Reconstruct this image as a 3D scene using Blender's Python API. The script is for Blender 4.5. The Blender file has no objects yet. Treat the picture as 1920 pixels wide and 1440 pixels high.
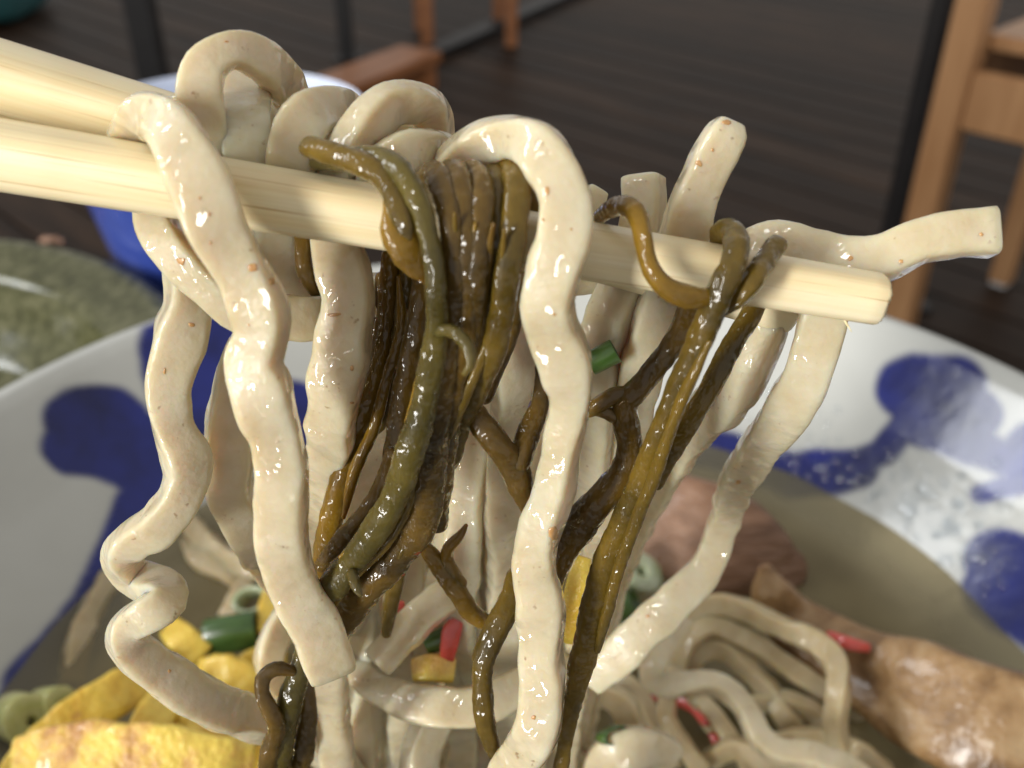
import bpy, bmesh, math, random
import numpy as np
from mathutils import Vector, noise
from mathutils.bvhtree import BVHTree

# ------------------------------------------------------------------ camera
PITCH = math.radians(33.0)
CAM = np.array([0.0, 0.0, 0.200])
HFOV = math.radians(55.0)
FPX = 960.0 / math.tan(HFOV / 2)
FW = np.array([0, math.cos(PITCH), -math.sin(PITCH)])
UP = np.array([0, math.sin(PITCH), math.cos(PITCH)])
RT = np.array([1.0, 0, 0])
sc = bpy.context.scene
COL = sc.collection
cd = bpy.data.cameras.new('camera'); cam = bpy.data.objects.new('camera', cd); COL.objects.link(cam)
cam.location = CAM; cam.rotation_euler = (math.pi / 2 - PITCH, 0, 0)
cd.sensor_fit = 'HORIZONTAL'; cd.sensor_width = 36; cd.angle = HFOV
cd.clip_start = 0.002; cd.clip_end = 60
cd.dof.use_dof = True; cd.dof.focus_distance = 0.079; cd.dof.aperture_fstop = 33.0
sc.camera = cam

# ------------------------------------------------------------------ light
w = bpy.data.worlds.new('World'); sc.world = w; w.use_nodes = True
bg = w.node_tree.nodes['Background']; bg.inputs[0].default_value = (1.0, 0.965, 0.92, 1); bg.inputs[1].default_value = 0.46

def area(name, loc, target, sx, sy, power, col):
    l = bpy.data.lights.new(name, 'AREA'); l.shape = 'RECTANGLE'; l.size = sx; l.size_y = sy
    l.energy = power; l.color = col
    o = bpy.data.objects.new(name, l); COL.objects.link(o); o.location = loc
    o.rotation_euler = (Vector(target) - Vector(loc)).to_track_quat('-Z', 'Y').to_euler()
    return o
area('window_light', (-1.58, 0.20, 1.17), (0, 0.1, 0.12), 0.46, 0.56, 9, (0.95, 0.98, 1.0))
area('front_window_light', (-1.25, -1.20, 0.52), (0, 0.1, 0.12), 0.26, 1.05, 38, (1.0, 0.97, 0.92))

sc.view_settings.view_transform = 'Standard'; sc.view_settings.look = 'None'
sc.view_settings.exposure = 0.28; sc.view_settings.gamma = 1.0
sc.cycles.max_bounces = 8; sc.cycles.transparent_max_bounces = 8
sc.cycles.caustics_reflective = False; sc.cycles.caustics_refractive = False
sc.cycles.use_denoising = True

# ------------------------------------------------------------------ placing helpers
def P(px, py, d):
    """point seen at a photo pixel, d millimetres along the view axis"""
    d = d * 1e-3
    return CAM + d * (FW + (px - 960) / FPX * RT - (py - 720) / FPX * UP)
def depth_at_z(px, py, z):
    v = FW - (py - 720) / FPX * UP
    return (z - CAM[2]) / v[2] * 1e3          # mm
def PZ(px, py, z):
    return P(px, py, depth_at_z(px, py, z))
BROTH = 0.0593
FLOOR = -0.72

# ------------------------------------------------------------------ materials
def new_mat(name):
    m = bpy.data.materials.new(name); m.use_nodes = True
    nt = m.node_tree; b = nt.nodes['Principled BSDF']
    return m, nt, b
def N(nt, t, **kw):
    n = nt.nodes.new(t)
    for k, v in kw.items():
        if k in n.inputs: n.inputs[k].default_value = v
        else: setattr(n, k, v)
    return n
def noise_n(nt, scale, detail=3, rough=0.5, coord=None, dist=0.0):
    if coord is None:
        coord = nt.nodes.new('ShaderNodeTexCoord').outputs['Object']
    n = N(nt, 'ShaderNodeTexNoise', Scale=scale, Detail=detail, Roughness=rough, Distortion=dist)
    nt.links.new(coord, n.inputs['Vector']); return n.outputs[0]
def ramp(nt, src, stops):
    r = nt.nodes.new('ShaderNodeValToRGB'); nt.links.new(src, r.inputs[0])
    el = r.color_ramp.elements
    while len(el) < len(stops): el.new(0.5)
    for e, (p, c) in zip(el, stops):
        e.position = p; e.color = (*c, 1) if len(c) == 3 else c
    return r.outputs[0]
def mix(nt, fac, a, b, mode='MIX'):
    m = nt.nodes.new('ShaderNodeMix'); m.data_type = 'RGBA'; m.blend_type = mode
    for s, v in ((m.inputs[0], fac), (m.inputs[6], a), (m.inputs[7], b)):
        if hasattr(v, 'is_linked'): nt.links.new(v, s)
        elif isinstance(v, (int, float)): s.default_value = v
        else: s.default_value = (*v, 1)
    return m.outputs[2]
def bump(nt, b, heights, dist=0.0004):
    prev = None
    for h, st in heights:
        n = nt.nodes.new('ShaderNodeBump'); n.inputs['Strength'].default_value = st
        n.inputs['Distance'].default_value = dist
        nt.links.new(h, n.inputs['Height'])
        if prev: nt.links.new(prev, n.inputs['Normal'])
        prev = n.outputs[0]
    nt.links.new(prev, b.inputs['Normal']); return prev

def noodle_mat(name, tint=(1, 1, 1), wet=0.5):
    m, nt, b = new_mat(name)
    t = lambda c: tuple(x * y for x, y in zip(c, tint))
    c1 = ramp(nt, noise_n(nt, 260, 4, 0.6), [(0.3, t((0.655, 0.56, 0.36))), (0.55, t((0.73, 0.655, 0.47))), (0.75, t((0.775, 0.715, 0.55)))])
    sp = noise_n(nt, 1500, 2, 0.5)
    gate = noise_n(nt, 330, 1, 0.5)
    spm = ramp(nt, sp, [(0.66, (0, 0, 0)), (0.74, (1, 1, 1))])
    gm = ramp(nt, gate, [(0.50, (0, 0, 0)), (0.60, (0.8, 0.8, 0.8))])
    f = nt.nodes.new('ShaderNodeMath'); f.operation = 'MULTIPLY'
    nt.links.new(spm, f.inputs[0]); nt.links.new(gm, f.inputs[1])
    c2 = mix(nt, f.outputs[0], c1, (0.36, 0.22, 0.10))
    nt.links.new(c2, b.inputs['Base Color'])
    b.inputs['Subsurface Weight'].default_value = 0.8
    b.inputs['Subsurface Radius'].default_value = (1.0, 0.6, 0.28)
    b.inputs['Subsurface Scale'].default_value = 0.0026
    b.inputs['Transmission Weight'].default_value = 0.24; b.inputs['IOR'].default_value = 1.36
    rr = ramp(nt, noise_n(nt, 420, 3, 0.6), [(0.40, (0.30,) * 3), (0.62, (0.5,) * 3)])
    nt.links.new(rr, b.inputs['Roughness'])
    b.inputs['Specular IOR Level'].default_value = 0.5
    b.inputs['Coat Weight'].default_value = wet; b.inputs['Coat Roughness'].default_value = 0.035; b.inputs['Coat IOR'].default_value = 1.42
    nb = bump(nt, b, [(noise_n(nt, 380, 3, 0.55), 0.35), (noise_n(nt, 1800, 2, 0.5), 0.10)], 0.0006)
    nb2 = nt.nodes.new('ShaderNodeBump'); nb2.inputs['Strength'].default_value = 1.0; nb2.inputs['Distance'].default_value = 0.0014 + 0.0013 * wet
    nt.links.new(noise_n(nt, 270, 1.6, 0.5), nb2.inputs['Height'])
    nt.links.new(nb2.outputs[0], b.inputs['Coat Normal'])
    return m

def weed_mat(name, dark, light, sub=0.4):
    m, nt, b = new_mat(name)
    c = ramp(nt, noise_n(nt, 150, 4, 0.6), [(0.32, dark), (0.68, light)])
    nt.links.new(c, b.inputs['Base Color'])
    b.inputs['Subsurface Weight'].default_value = sub
    b.inputs['Subsurface Radius'].default_value = (1.0, 0.6, 0.15)
    b.inputs['Subsurface Scale'].default_value = 0.0015
    b.inputs['Roughness'].default_value = 0.45
    b.inputs['Specular IOR Level'].default_value = 0.15
    b.inputs['Transmission Weight'].default_value = 0.18
    b.inputs['IOR'].default_value = 1.36
    b.inputs['Coat Weight'].default_value = 0.95; b.inputs['Coat Roughness'].default_value = 0.025; b.inputs['Coat IOR'].default_value = 1.40
    bump(nt, b, [(noise_n(nt, 600, 3, 0.6), 0.4)], 0.0004)
    nb2 = nt.nodes.new('ShaderNodeBump'); nb2.inputs['Strength'].default_value = 0.85; nb2.inputs['Distance'].default_value = 0.0011
    nt.links.new(noise_n(nt, 560, 2, 0.5), nb2.inputs['Height'])
    nt.links.new(nb2.outputs[0], b.inputs['Coat Normal'])
    return m

def simple_mat(name, stops, scale, rough=0.5, coat=0.0, bmp=None, dist=0.0005, sub=0.0, subscale=0.002, stretch=None, detail=4, distort=0.0, spec=None):
    m, nt, b = new_mat(name)
    coord = nt.nodes.new('ShaderNodeTexCoord').outputs['Object']
    if stretch:
        mp = nt.nodes.new('ShaderNodeMapping'); mp.inputs['Scale'].default_value = stretch
        nt.links.new(coord, mp.inputs[0]); coord = mp.outputs[0]
    nt.links.new(ramp(nt, noise_n(nt, scale, detail, 0.6, coord, distort), stops), b.inputs['Base Color'])
    b.inputs['Roughness'].default_value = rough
    if spec is not None: b.inputs['Specular IOR Level'].default_value = spec
    b.inputs['Coat Weight'].default_value = coat; b.inputs['Coat Roughness'].default_value = 0.08
    if sub:
        b.inputs['Subsurface Weight'].default_value = sub
        b.inputs['Subsurface Radius'].default_value = (1, 0.6, 0.3); b.inputs['Subsurface Scale'].default_value = subscale
    if bmp: bump(nt, b, [(noise_n(nt, s, 3, 0.6, coord), st) for s, st in bmp], dist)
    return m

M = {}
M['noodle'] = noodle_mat('wheat_noodle', (1, 1, 1), 0.75)
M['noodle_wet'] = noodle_mat('wet_wheat_noodle', (1.0, 0.98, 0.95), 1.0)
M['noodle_broth'] = noodle_mat('soaked_wheat_noodle', (0.88, 0.81, 0.69), 0.75)
M['weed'] = weed_mat('olive_seaweed', (0.050, 0.034, 0.005), (0.18, 0.112, 0.012))
M['weed_dark'] = weed_mat('dark_brown_seaweed', (0.036, 0.022, 0.005), (0.165, 0.094, 0.013))
M['weed_amber'] = weed_mat('amber_seaweed', (0.10, 0.055, 0.005), (0.27, 0.155, 0.012), 0.5)
M['weed_green'] = weed_mat('green_seaweed', (0.045, 0.036, 0.007), (0.13, 0.098, 0.017))
M['egg'] = simple_mat('omelette', [(0.27, (0.56, 0.28, 0.05)), (0.38, (0.78, 0.50, 0.05)), (0.7, (0.88, 0.66, 0.11))], 190, 0.34, 0.4, [(300, 0.4), (900, 0.4)], 0.0012, 0.3, 0.002)
M['egg_brown'] = simple_mat('browned_omelette', [(0.36, (0.58, 0.29, 0.09)), (0.46, (0.78, 0.49, 0.11)), (0.54, (0.88, 0.66, 0.12))], 150, 0.28, 0.5, [(220, 0.4), (650, 0.55)], 0.0014, 0.3, 0.002)
M['onion'] = simple_mat('spring_onion_green', [(0.3, (0.022, 0.055, 0.010)), (0.7, (0.075, 0.15, 0.032))], 300, 0.3, 0.35, [(600, 0.3)], 0.0004, 0.2, 0.001, (1, 1, .25))
M['onion_pale'] = simple_mat('spring_onion_white', [(0.3, (0.30, 0.38, 0.18)), (0.7, (0.66, 0.70, 0.54))], 160, 0.25, 0.6, [(600, 0.2)], 0.0004, 0.4, 0.002)
M['onion_yellow'] = simple_mat('spring_onion_yellow', [(0.3, (0.46, 0.48, 0.16)), (0.7, (0.72, 0.70, 0.34))], 160, 0.3, 0.5, [(600, 0.2)], 0.0004, 0.4, 0.002)
M['ginger'] = simple_mat('pickled_ginger', [(0.3, (0.44, 0.035, 0.030)), (0.7, (0.68, 0.11, 0.085))], 300, 0.25, 0.5, [(700, 0.4)], 0.0004, 0.4, 0.002)
M['pork'] = simple_mat('braised_pork', [(0.30, (0.14, 0.070, 0.038)), (0.5, (0.25, 0.135, 0.078)), (0.7, (0.37, 0.22, 0.14))], 110, 0.45, 0.1, [(300, 0.9), (900, 0.4)], 0.0014, 0.3, 0.003, (0.35, 1.2, 1.6))
M['pork_skin'] = simple_mat('glazed_pork_rib', [(0.32, (0.12, 0.062, 0.026)), (0.47, (0.25, 0.145, 0.060)), (0.56, (0.33, 0.205, 0.095)), (0.68, (0.40, 0.275, 0.145))], 80, 0.36, 0.25, [(150, 0.7)], 0.0018, 0.4, 0.003, distort=1.2)
M['fleck'] = simple_mat('brown_bran_fleck', [(0.3, (0.42, 0.21, 0.07)), (0.7, (0.60, 0.36, 0.15))], 1500, 0.3, 0.6)

def bamboo_mat():
    m, nt, b = new_mat('pale_bamboo')
    coord = nt.nodes.new('ShaderNodeTexCoord').outputs['Object']
    mp = nt.nodes.new('ShaderNodeMapping'); mp.inputs['Scale'].default_value = (0.012, 1, 1)
    nt.links.new(coord, mp.inputs[0])
    fine = noise_n(nt, 3600, 2, 0.5, mp.outputs[0]); broad = noise_n(nt, 500, 3, 0.6, mp.outputs[0])
    c1 = ramp(nt, broad, [(0.3, (0.74, 0.57, 0.30)), (0.5, (0.82, 0.70, 0.43)), (0.7, (0.86, 0.77, 0.54))])
    f = ramp(nt, fine, [(0.27, (0.8, 0.8, 0.8)), (0.38, (0, 0, 0))])
    c2 = mix(nt, f, c1, (0.52, 0.35, 0.15))
    spot = ramp(nt, noise_n(nt, 60, 2, 0.5, coord), [(0.56, (0, 0, 0)), (0.75, (0.45, 0.45, 0.45))])
    c3 = mix(nt, spot, c2, (0.62, 0.42, 0.17))
    nt.links.new(c3, b.inputs['Base Color'])
    b.inputs['Roughness'].default_value = 0.33
    b.inputs['Subsurface Weight'].default_value = 0.15; b.inputs['Subsurface Scale'].default_value = 0.0008
    b.inputs['Coat Weight'].default_value = 0.25; b.inputs['Coat Roughness'].default_value = 0.22
    bump(nt, b, [(fine, 0.2), (broad, 0.15)], 0.0002)
    return m
M['bamboo'] = bamboo_mat()

def glaze_mat():
    m, nt, b = new_mat('painted_porcelain')
    a = nt.nodes.new('ShaderNodeAttribute'); a.attribute_name = 'paint'
    cob = ramp(nt, noise_n(nt, 55, 3, 0.6), [(0.3, (0.003, 0.006, 0.066)), (0.7, (0.013, 0.024, 0.23))])
    wh = ramp(nt, noise_n(nt, 25, 3, 0.6), [(0.3, (0.47, 0.48, 0.455)), (0.7, (0.55, 0.565, 0.545))])
    nt.links.new(mix(nt, a.outputs['Fac'], wh, cob), b.inputs['Base Color'])
    b.inputs['Roughness'].default_value = 0.17
    bump(nt, b, [(noise_n(nt, 70, 2, 0.5), 0.22), (noise_n(nt, 420, 2, 0.5), 0.05)], 0.0009)
    return m
M['glaze'] = glaze_mat()

def broth_mat():
    m, nt, b = new_mat('cloudy_broth')
    deep = ramp(nt, noise_n(nt, 30, 4, 0.6), [(0.3, (0.135, 0.104, 0.046)), (0.7, (0.24, 0.195, 0.10))])
    at = nt.nodes.new('ShaderNodeAttribute'); at.attribute_name = 'shallow'
    nt.links.new(mix(nt, at.outputs['Fac'], deep, (0.35, 0.325, 0.23)), b.inputs['Base Color'])
    b.inputs['Roughness'].default_value = 0.04; b.inputs['IOR'].default_value = 1.34
    b.inputs['Specular IOR Level'].default_value = 0.6
    bump(nt, b, [(noise_n(nt, 120, 2, 0.5), 0.10)], 0.0012)
    tr = nt.nodes.new('ShaderNodeBsdfTransparent'); tr.inputs[0].default_value = (0.80, 0.72, 0.55, 1)
    mx = nt.nodes.new('ShaderNodeMixShader'); ma = nt.nodes.new('ShaderNodeMath'); ma.operation = 'MULTIPLY_ADD'
    ma.inputs[1].default_value = 0.40; ma.inputs[2].default_value = 0.28
    nt.links.new(at.outputs['Fac'], ma.inputs[0]); nt.links.new(ma.outputs[0], mx.inputs[0])
    nt.links.new(b.outputs[0], mx.inputs[1]); nt.links.new(tr.outputs[0], mx.inputs[2])
    nt.links.new(mx.outputs[0], nt.nodes['Material Output'].inputs[0])
    return m
M['broth'] = broth_mat()
M['green_glaze'] = simple_mat('speckled_green_glaze', [(0.30, (0.026, 0.026, 0.009)), (0.5, (0.075, 0.077, 0.033)), (0.68, (0.135, 0.13, 0.07))], 260, 0.16, 0.0, [(400, 0.15)], 0.0005, detail=6, spec=0.45)
M['blue_glaze'] = simple_mat('blue_glaze', [(0.3, (0.02, 0.04, 0.23)), (0.7, (0.05, 0.085, 0.36))], 60, 0.15, 0.3)
M['pale_glaze'] = simple_mat('pale_blue_white_glaze', [(0.3, (0.52, 0.60, 0.78)), (0.7, (0.70, 0.75, 0.86))], 60, 0.12, 0.3)
M['table'] = simple_mat('dark_table_wood', [(0.3, (0.018, 0.011, 0.008)), (0.7, (0.045, 0.028, 0.019))], 30, 0.4, 0.2, [(200, 0.2)], 0.0004, stretch=(0.15, 1, 1))
def plank_mat():
    m, nt, b = new_mat('dark_floor_wood')
    coord = nt.nodes.new('ShaderNodeTexCoord').outputs['Object']
    oi = nt.nodes.new('ShaderNodeObjectInfo')
    mp = nt.nodes.new('ShaderNodeMapping'); mp.inputs['Scale'].default_value = (0.12, 1, 1)
    nt.links.new(coord, mp.inputs[0])
    ad = nt.nodes.new('ShaderNodeVectorMath'); ad.operation = 'ADD'
    nt.links.new(mp.outputs[0], ad.inputs[0]); nt.links.new(oi.outputs['Random'], ad.inputs[1])
    c = ramp(nt, noise_n(nt, 22, 5, 0.65, ad.outputs[0]), [(0.3, (0.010, 0.0055, 0.0035)), (0.7, (0.044, 0.0245, 0.014))])
    v = ramp(nt, oi.outputs['Random'], [(0.0, (0.6,) * 3), (1.0, (1.4,) * 3)])
    nt.links.new(mix(nt, 1.0, c, v, 'MULTIPLY'), b.inputs['Base Color'])
    b.inputs['Roughness'].default_value = 0.5; b.inputs['Specular IOR Level'].default_value = 0.12
    bump(nt, b, [(noise_n(nt, 60, 4, 0.6, ad.outputs[0]), 0.2)], 0.002)
    return m
M['plank'] = plank_mat()
M['chair_wood'] = simple_mat('light_chair_wood', [(0.3, (0.36, 0.18, 0.075)), (0.7, (0.53, 0.30, 0.145))], 30, 0.4, 0.1, None, stretch=(1, 1, 0.12))
M['bench_wood'] = simple_mat('orange_brown_wood', [(0.3, (0.24, 0.09, 0.030)), (0.7, (0.36, 0.145, 0.055))], 20, 0.45, 0.1, None, stretch=(0.2, 1, 1))
M['black'] = simple_mat('black_painted_metal', [(0.3, (0.006, 0.006, 0.007)), (0.7, (0.014, 0.013, 0.014))], 20, 0.5)
M['white_plastic'] = simple_mat('white_plastic', [(0.3, (0.55,) * 3), (0.7, (0.65,) * 3)], 50, 0.4)
M['teal'] = simple_mat('teal_cloth', [(0.3, (0.008, 0.06, 0.065)), (0.7, (0.016, 0.10, 0.105))], 90, 0.8)
def drop_mat():
    m = bpy.data.materials.new('water_drop'); m.use_nodes = True; nt = m.node_tree
    nt.nodes.remove(nt.nodes['Principled BSDF'])
    tr = nt.nodes.new('ShaderNodeBsdfTransparent'); tr.inputs[0].default_value = (0.96, 0.97, 0.98, 1)
    gl = nt.nodes.new('ShaderNodeBsdfGlossy'); gl.inputs['Roughness'].default_value = 0.03
    lw = nt.nodes.new('ShaderNodeLayerWeight'); lw.inputs[0].default_value = 0.5
    pw_ = nt.nodes.new('ShaderNodeMath'); pw_.operation = 'POWER'; pw_.inputs[1].default_value = 4.0; nt.links.new(lw.outputs['Facing'], pw_.inputs[0])
    fr = nt.nodes.new('ShaderNodeMath'); fr.operation = 'MULTIPLY_ADD'; fr.inputs[1].default_value = 0.16; fr.inputs[2].default_value = 0.06; nt.links.new(pw_.outputs[0], fr.inputs[0])
    mx = nt.nodes.new('ShaderNodeMixShader')
    nt.links.new(fr.outputs[0], mx.inputs[0]); nt.links.new(tr.outputs[0], mx.inputs[1]); nt.links.new(gl.outputs[0], mx.inputs[2])
    nt.links.new(mx.outputs[0], nt.nodes['Material Output'].inputs[0])
    return m
M['drop'] = drop_mat()

# ------------------------------------------------------------------ object helpers
def tag(o, label=None, cat=None, group=None, kind=None):
    if label: o['label'] = label
    if cat: o['category'] = cat
    if group: o['group'] = group
    if kind: o['kind'] = kind
    return o
def link(name, me, mat, parent=None):
    o = bpy.data.objects.new(name, me); COL.objects.link(o)
    if mat is not None: me.materials.clear(); me.materials.append(M[mat])
    if parent is not None: o.parent = parent
    return o
def empty(name, loc):
    o = bpy.data.objects.new(name, None); COL.objects.link(o); o.location = loc; o.empty_display_size = 0.01
    return o
def mesh_from(name, V, F, smooth=True, recalc=False):
    me = bpy.data.meshes.new(name); me.from_pydata([tuple(v) for v in V], [], F); me.update()
    if recalc:
        bm = bmesh.new(); bm.from_mesh(me); bmesh.ops.recalc_face_normals(bm, faces=bm.faces); bm.to_mesh(me); bm.free()
    if smooth: me.polygons.foreach_set('use_smooth', [True] * len(me.polygons))
    return me

def spline(pts, step):
    """chord-length Catmull-Rom through rows of pts (x,y,z,extra...), resampled evenly"""
    pts = np.asarray(pts, float)
    if len(pts) == 2:
        pts = np.vstack([pts[0], pts.mean(0), pts[1]])
    a = 2 * pts[0] - pts[1]; b = 2 * pts[-1] - pts[-2]
    q = np.vstack([a, pts, b])
    out = []
    for i in range(1, len(q) - 2):
        p0, p1, p2, p3 = q[i - 1], q[i], q[i + 1], q[i + 2]
        t0 = 0.0
        dd = lambda u, v: max(np.linalg.norm((u - v)[:3]), 1e-6) ** 0.5
        t1 = t0 + dd(p0, p1); t2 = t1 + dd(p1, p2); t3 = t2 + dd(p2, p3)
        n = 24
        for k in range(n):
            t = t1 + (t2 - t1) * k / n
            A1 = (t1 - t) / (t1 - t0) * p0 + (t - t0) / (t1 - t0) * p1
            A2 = (t2 - t) / (t2 - t1) * p1 + (t - t1) / (t2 - t1) * p2
            A3 = (t3 - t) / (t3 - t2) * p2 + (t - t2) / (t3 - t2) * p3
            B1 = (t2 - t) / (t2 - t0) * A1 + (t - t0) / (t2 - t0) * A2
            B2 = (t3 - t) / (t3 - t1) * A2 + (t - t1) / (t3 - t1) * A3
            out.append((t2 - t) / (t2 - t1) * B1 + (t - t1) / (t2 - t1) * B2)
    out.append(q[-2]); out = np.array(out)
    L = np.r_[0, np.cumsum(np.linalg.norm(np.diff(out[:, :3], axis=0), axis=1))]
    n = max(6, int(L[-1] / step))
    s = np.linspace(0, L[-1], n)
    return np.stack([np.interp(s, L, out[:, j]) for j in range(out.shape[1])], 1), s

def unit(a): return a / np.maximum(np.linalg.norm(a, axis=-1, keepdims=True), 1e-9)

def sweep_data(pts, ratio=0.8, exp=5.5, around=28, step=0.00055, wob=0.05, wfreq=330, roll0=0.0, rollamp=0.35, seed=0,
               cap0='cut', cap1='cut', lump=0.0, lfreq=200, jitter=0.0):
    """pts rows: x,y,z,width(m). A tube with a rounded-rectangle section, gently rolling along its length"""
    S, s = spline(pts, step)
    C = S[:, :3]; W = S[:, 3]
    off = seed * 7.31
    T = unit(np.gradient(C, axis=0))
    view = unit(CAM[None] - C)
    Nn = view - (view * T).sum(1, keepdims=True) * T
    wgt = np.linalg.norm(Nn, axis=1, keepdims=True)
    # smooth the frame
    k = max(3, int(0.003 / step)); ker = np.hanning(2 * k + 1); ker /= ker.sum()
    Np = np.pad(unit(Nn) * np.clip(wgt, 0.05, 1), ((k, k), (0, 0)), mode='edge')
    Nn = np.stack([np.convolve(Np[:, j], ker, 'valid') for j in range(3)], 1)
    Nn = unit(Nn - (Nn * T).sum(1, keepdims=True) * T)
    B = np.cross(T, Nn)
    n = len(C)
    C = C + B * (W * jitter * np.array([noise.noise((x * 420 + off, 9.7, off)) + 0.2 * noise.noise((x * 1100 + off, 4.2, off)) for x in s]))[:, None]
    C = C + Nn * (W * jitter * np.array([5.0 * noise.noise((x * 75 + off, 2.7, off + 4)) + 0.6 * noise.noise((x * 380 + off, 6.2, off)) for x in s]))[:, None]
    roll = np.array([roll0 + rollamp * noise.noise((x * 90 + off, 3.1, off)) * 2 for x in s])
    ph = np.linspace(0, 2 * math.pi, around, endpoint=False)
    cu = np.sign(np.cos(ph)) * np.abs(np.cos(ph)) ** (2 / exp)
    su = np.sign(np.sin(ph)) * np.abs(np.sin(ph)) ** (2 / exp) * ratio
    V = []
    for i in range(n):
        cr, sr = math.cos(roll[i]), math.sin(roll[i])
        u = cu * cr - su * sr; v = cu * sr + su * cr
        ext = np.abs(u).max()
        h = W[i] / 2 / ext * (1 + wob * 1.6 * noise.noise((s[i] * wfreq, off, 1.7)))
        ring = C[i] + h * (u[:, None] * B[i] + v[:, None] * Nn[i])
        if lump:
            dr = unit(ring - C[i])
            amp = np.array([noise.noise((p[0] * lfreq + off, p[1] * lfreq, p[2] * lfreq)) for p in ring])
            ring = ring + dr * (amp * lump * W[i])[:, None]
        V.append(ring)
    rings = V
    def cap(ring, c, t, kind, h):
        out = []
        if kind == 'cut':
            for f, o in ((0.93, 0.035), (0.78, 0.065), (0.4, 0.075)): out.append(c + t * h * o * 2 + (ring - c) * f)
        elif kind == 'round':
            for a in (0.35, 0.7, 1.05, 1.35): out.append(c + t * h * math.sin(a) * 0.9 + (ring - c) * math.cos(a))
        else:
            for a in (0.5, 1.1): out.append(c + t * h * math.sin(a) * 0.3 + (ring - c) * math.cos(a))
        return out
    c0 = cap(rings[0], C[0], -T[0], cap0, W[0] / 2); c1 = cap(rings[-1], C[-1], T[-1], cap1, W[-1] / 2)
    rings = c0[::-1] + rings + c1
    F = []; m = len(rings)
    for i in range(m - 1):
        a = i * around; b = a + around
        for j in range(around):
            j2 = (j + 1) % around
            F.append((a + j, b + j, b + j2, a + j2))
    V = np.concatenate(rings)
    F.append(tuple(range(around))); F.append(tuple(range(m * around - 1, (m - 1) * around - 1, -1)))
    return V, F

def to_rows(spec, drop=False):
    rows = []
    for r in spec:
        x, y, wpx, d = r
        if d < 1: d = depth_at_z(x, y, d)             # below 1: given as a height in metres
        p = P(x, y, d); rows.append([*p, wpx * d * 1e-3 / FPX])
    if drop:
        p = np.array(rows[-1]); q = np.array(rows[-2])
        h = p[2] - (BROTH - 0.003)
        if h > 0.004:
            dirv = (p - q)[:3]; dirv = dirv / np.linalg.norm(dirv)
            steps = max(2, int(h / 0.015))
            cur = p[:3].copy()
            ww = min(max(p[3], 0.0028), 0.0045)
            for i in range(1, steps + 1):
                f = i / steps
                dd = dirv * (1 - f) + np.array([0, 0.15, -1]) * (0.4 + f)
                dd /= np.linalg.norm(dd); 
                if dd[2] > -0.3: dd[2] = -0.3
                cur = cur + dd * (h / steps) / max(-dd[2], 0.3)
                if cur[2] < BROTH - 0.003: cur[2] = BROTH - 0.003
                rows.append([*cur, ww])
                if cur[2] <= BROTH - 0.0029: break
    return rows

BV = {}
def strand(name, spec, mat, label, cat, group, drop=False, branches=(), seed=0, **kw):
    V, F = sweep_data(to_rows(spec, drop), seed=seed, **kw)
    V = list(V); F = list(F)
    for br in branches:
        v2, f2 = sweep_data(to_rows(br), seed=seed + 3, **{**kw, 'cap0': 'round', 'cap1': 'round'})
        o = len(V); V += list(v2); F += [tuple(i + o for i in f) for f in f2]
    base = np.array(V[0]); V = [v - base for v in V]
    me = mesh_from(name, V, F)
    ob = link(name, me, mat); ob.location = base
    tag(ob, label, cat, group)
    BV[ob.name] = BVHTree.FromPolygons([Vector(v + base) for v in V], F)
    return ob

def fleck(ob, px, py, rpx, seed=0, mat='fleck', asp=1.0):
    """a small bran flake lying on the strand, as its child"""
    bv = BV[ob.name]
    o = Vector(CAM); base = Vector(ob.location)
    rnd = random.Random(seed + px)
    def cast(x, y):
        h = bv.ray_cast(o, (Vector(P(x, y, 100)) - o).normalized())
        return h
    hit = cast(px, py)
    if hit[0] is None: return
    n = 12; rad = [rpx * rnd.uniform(0.45, 1.1) for _ in range(n)]; rad = [(a + b) / 2 for a, b in zip(rad, rad[1:] + rad[:1])]
    V = [hit[0] + hit[1] * 0.00007 - base]
    for f, off in ((0.4, 0.00007), (0.75, 0.00006), (1.0, 0.00003), (1.02, -0.0001)):
        for k in range(n):
            a = k / n * 2 * math.pi
            h = cast(px + f * rad[k] * math.cos(a), py + f * rad[k] * asp * math.sin(a))
            if h[0] is None or abs(h[3] - hit[3]) > 0.0015: h = hit
            V.append(h[0] + h[1] * off - base)
    F = [(0, 1 + i, 1 + (i + 1) % n) for i in range(n)]
    for r in range(3):
        a = 1 + r * n; b = a + n
        F += [(a + i, a + (i + 1) % n, b + (i + 1) % n, b + i) for i in range(n)]
    link('fleck', mesh_from('fleck', V, F, recalc=True), mat, ob)

def lathe(profile, seg=128):
    V = []; F = []
    n = len(profile)
    for r, z in profile:
        for j in range(seg):
            a = 2 * math.pi * j / seg
            V.append((r * math.cos(a), r * math.sin(a), z))
    for i in range(n - 1):
        for j in range(seg):
            j2 = (j + 1) % seg
            F.append((i * seg + j, i * seg + j2, (i + 1) * seg + j2, (i + 1) * seg + j))
    F.append(tuple(range(seg - 1, -1, -1))); F.append(tuple(range((n - 1) * seg, n * seg)))
    return V, F

def fine(profile, n):
    p = np.array(profile, float)
    L = np.r_[0, np.cumsum(np.linalg.norm(np.diff(p, axis=0), axis=1))]
    s = np.linspace(0, L[-1], n)
    return [(np.interp(x, L, p[:, 0]), np.interp(x, L, p[:, 1])) for x in s]

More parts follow.
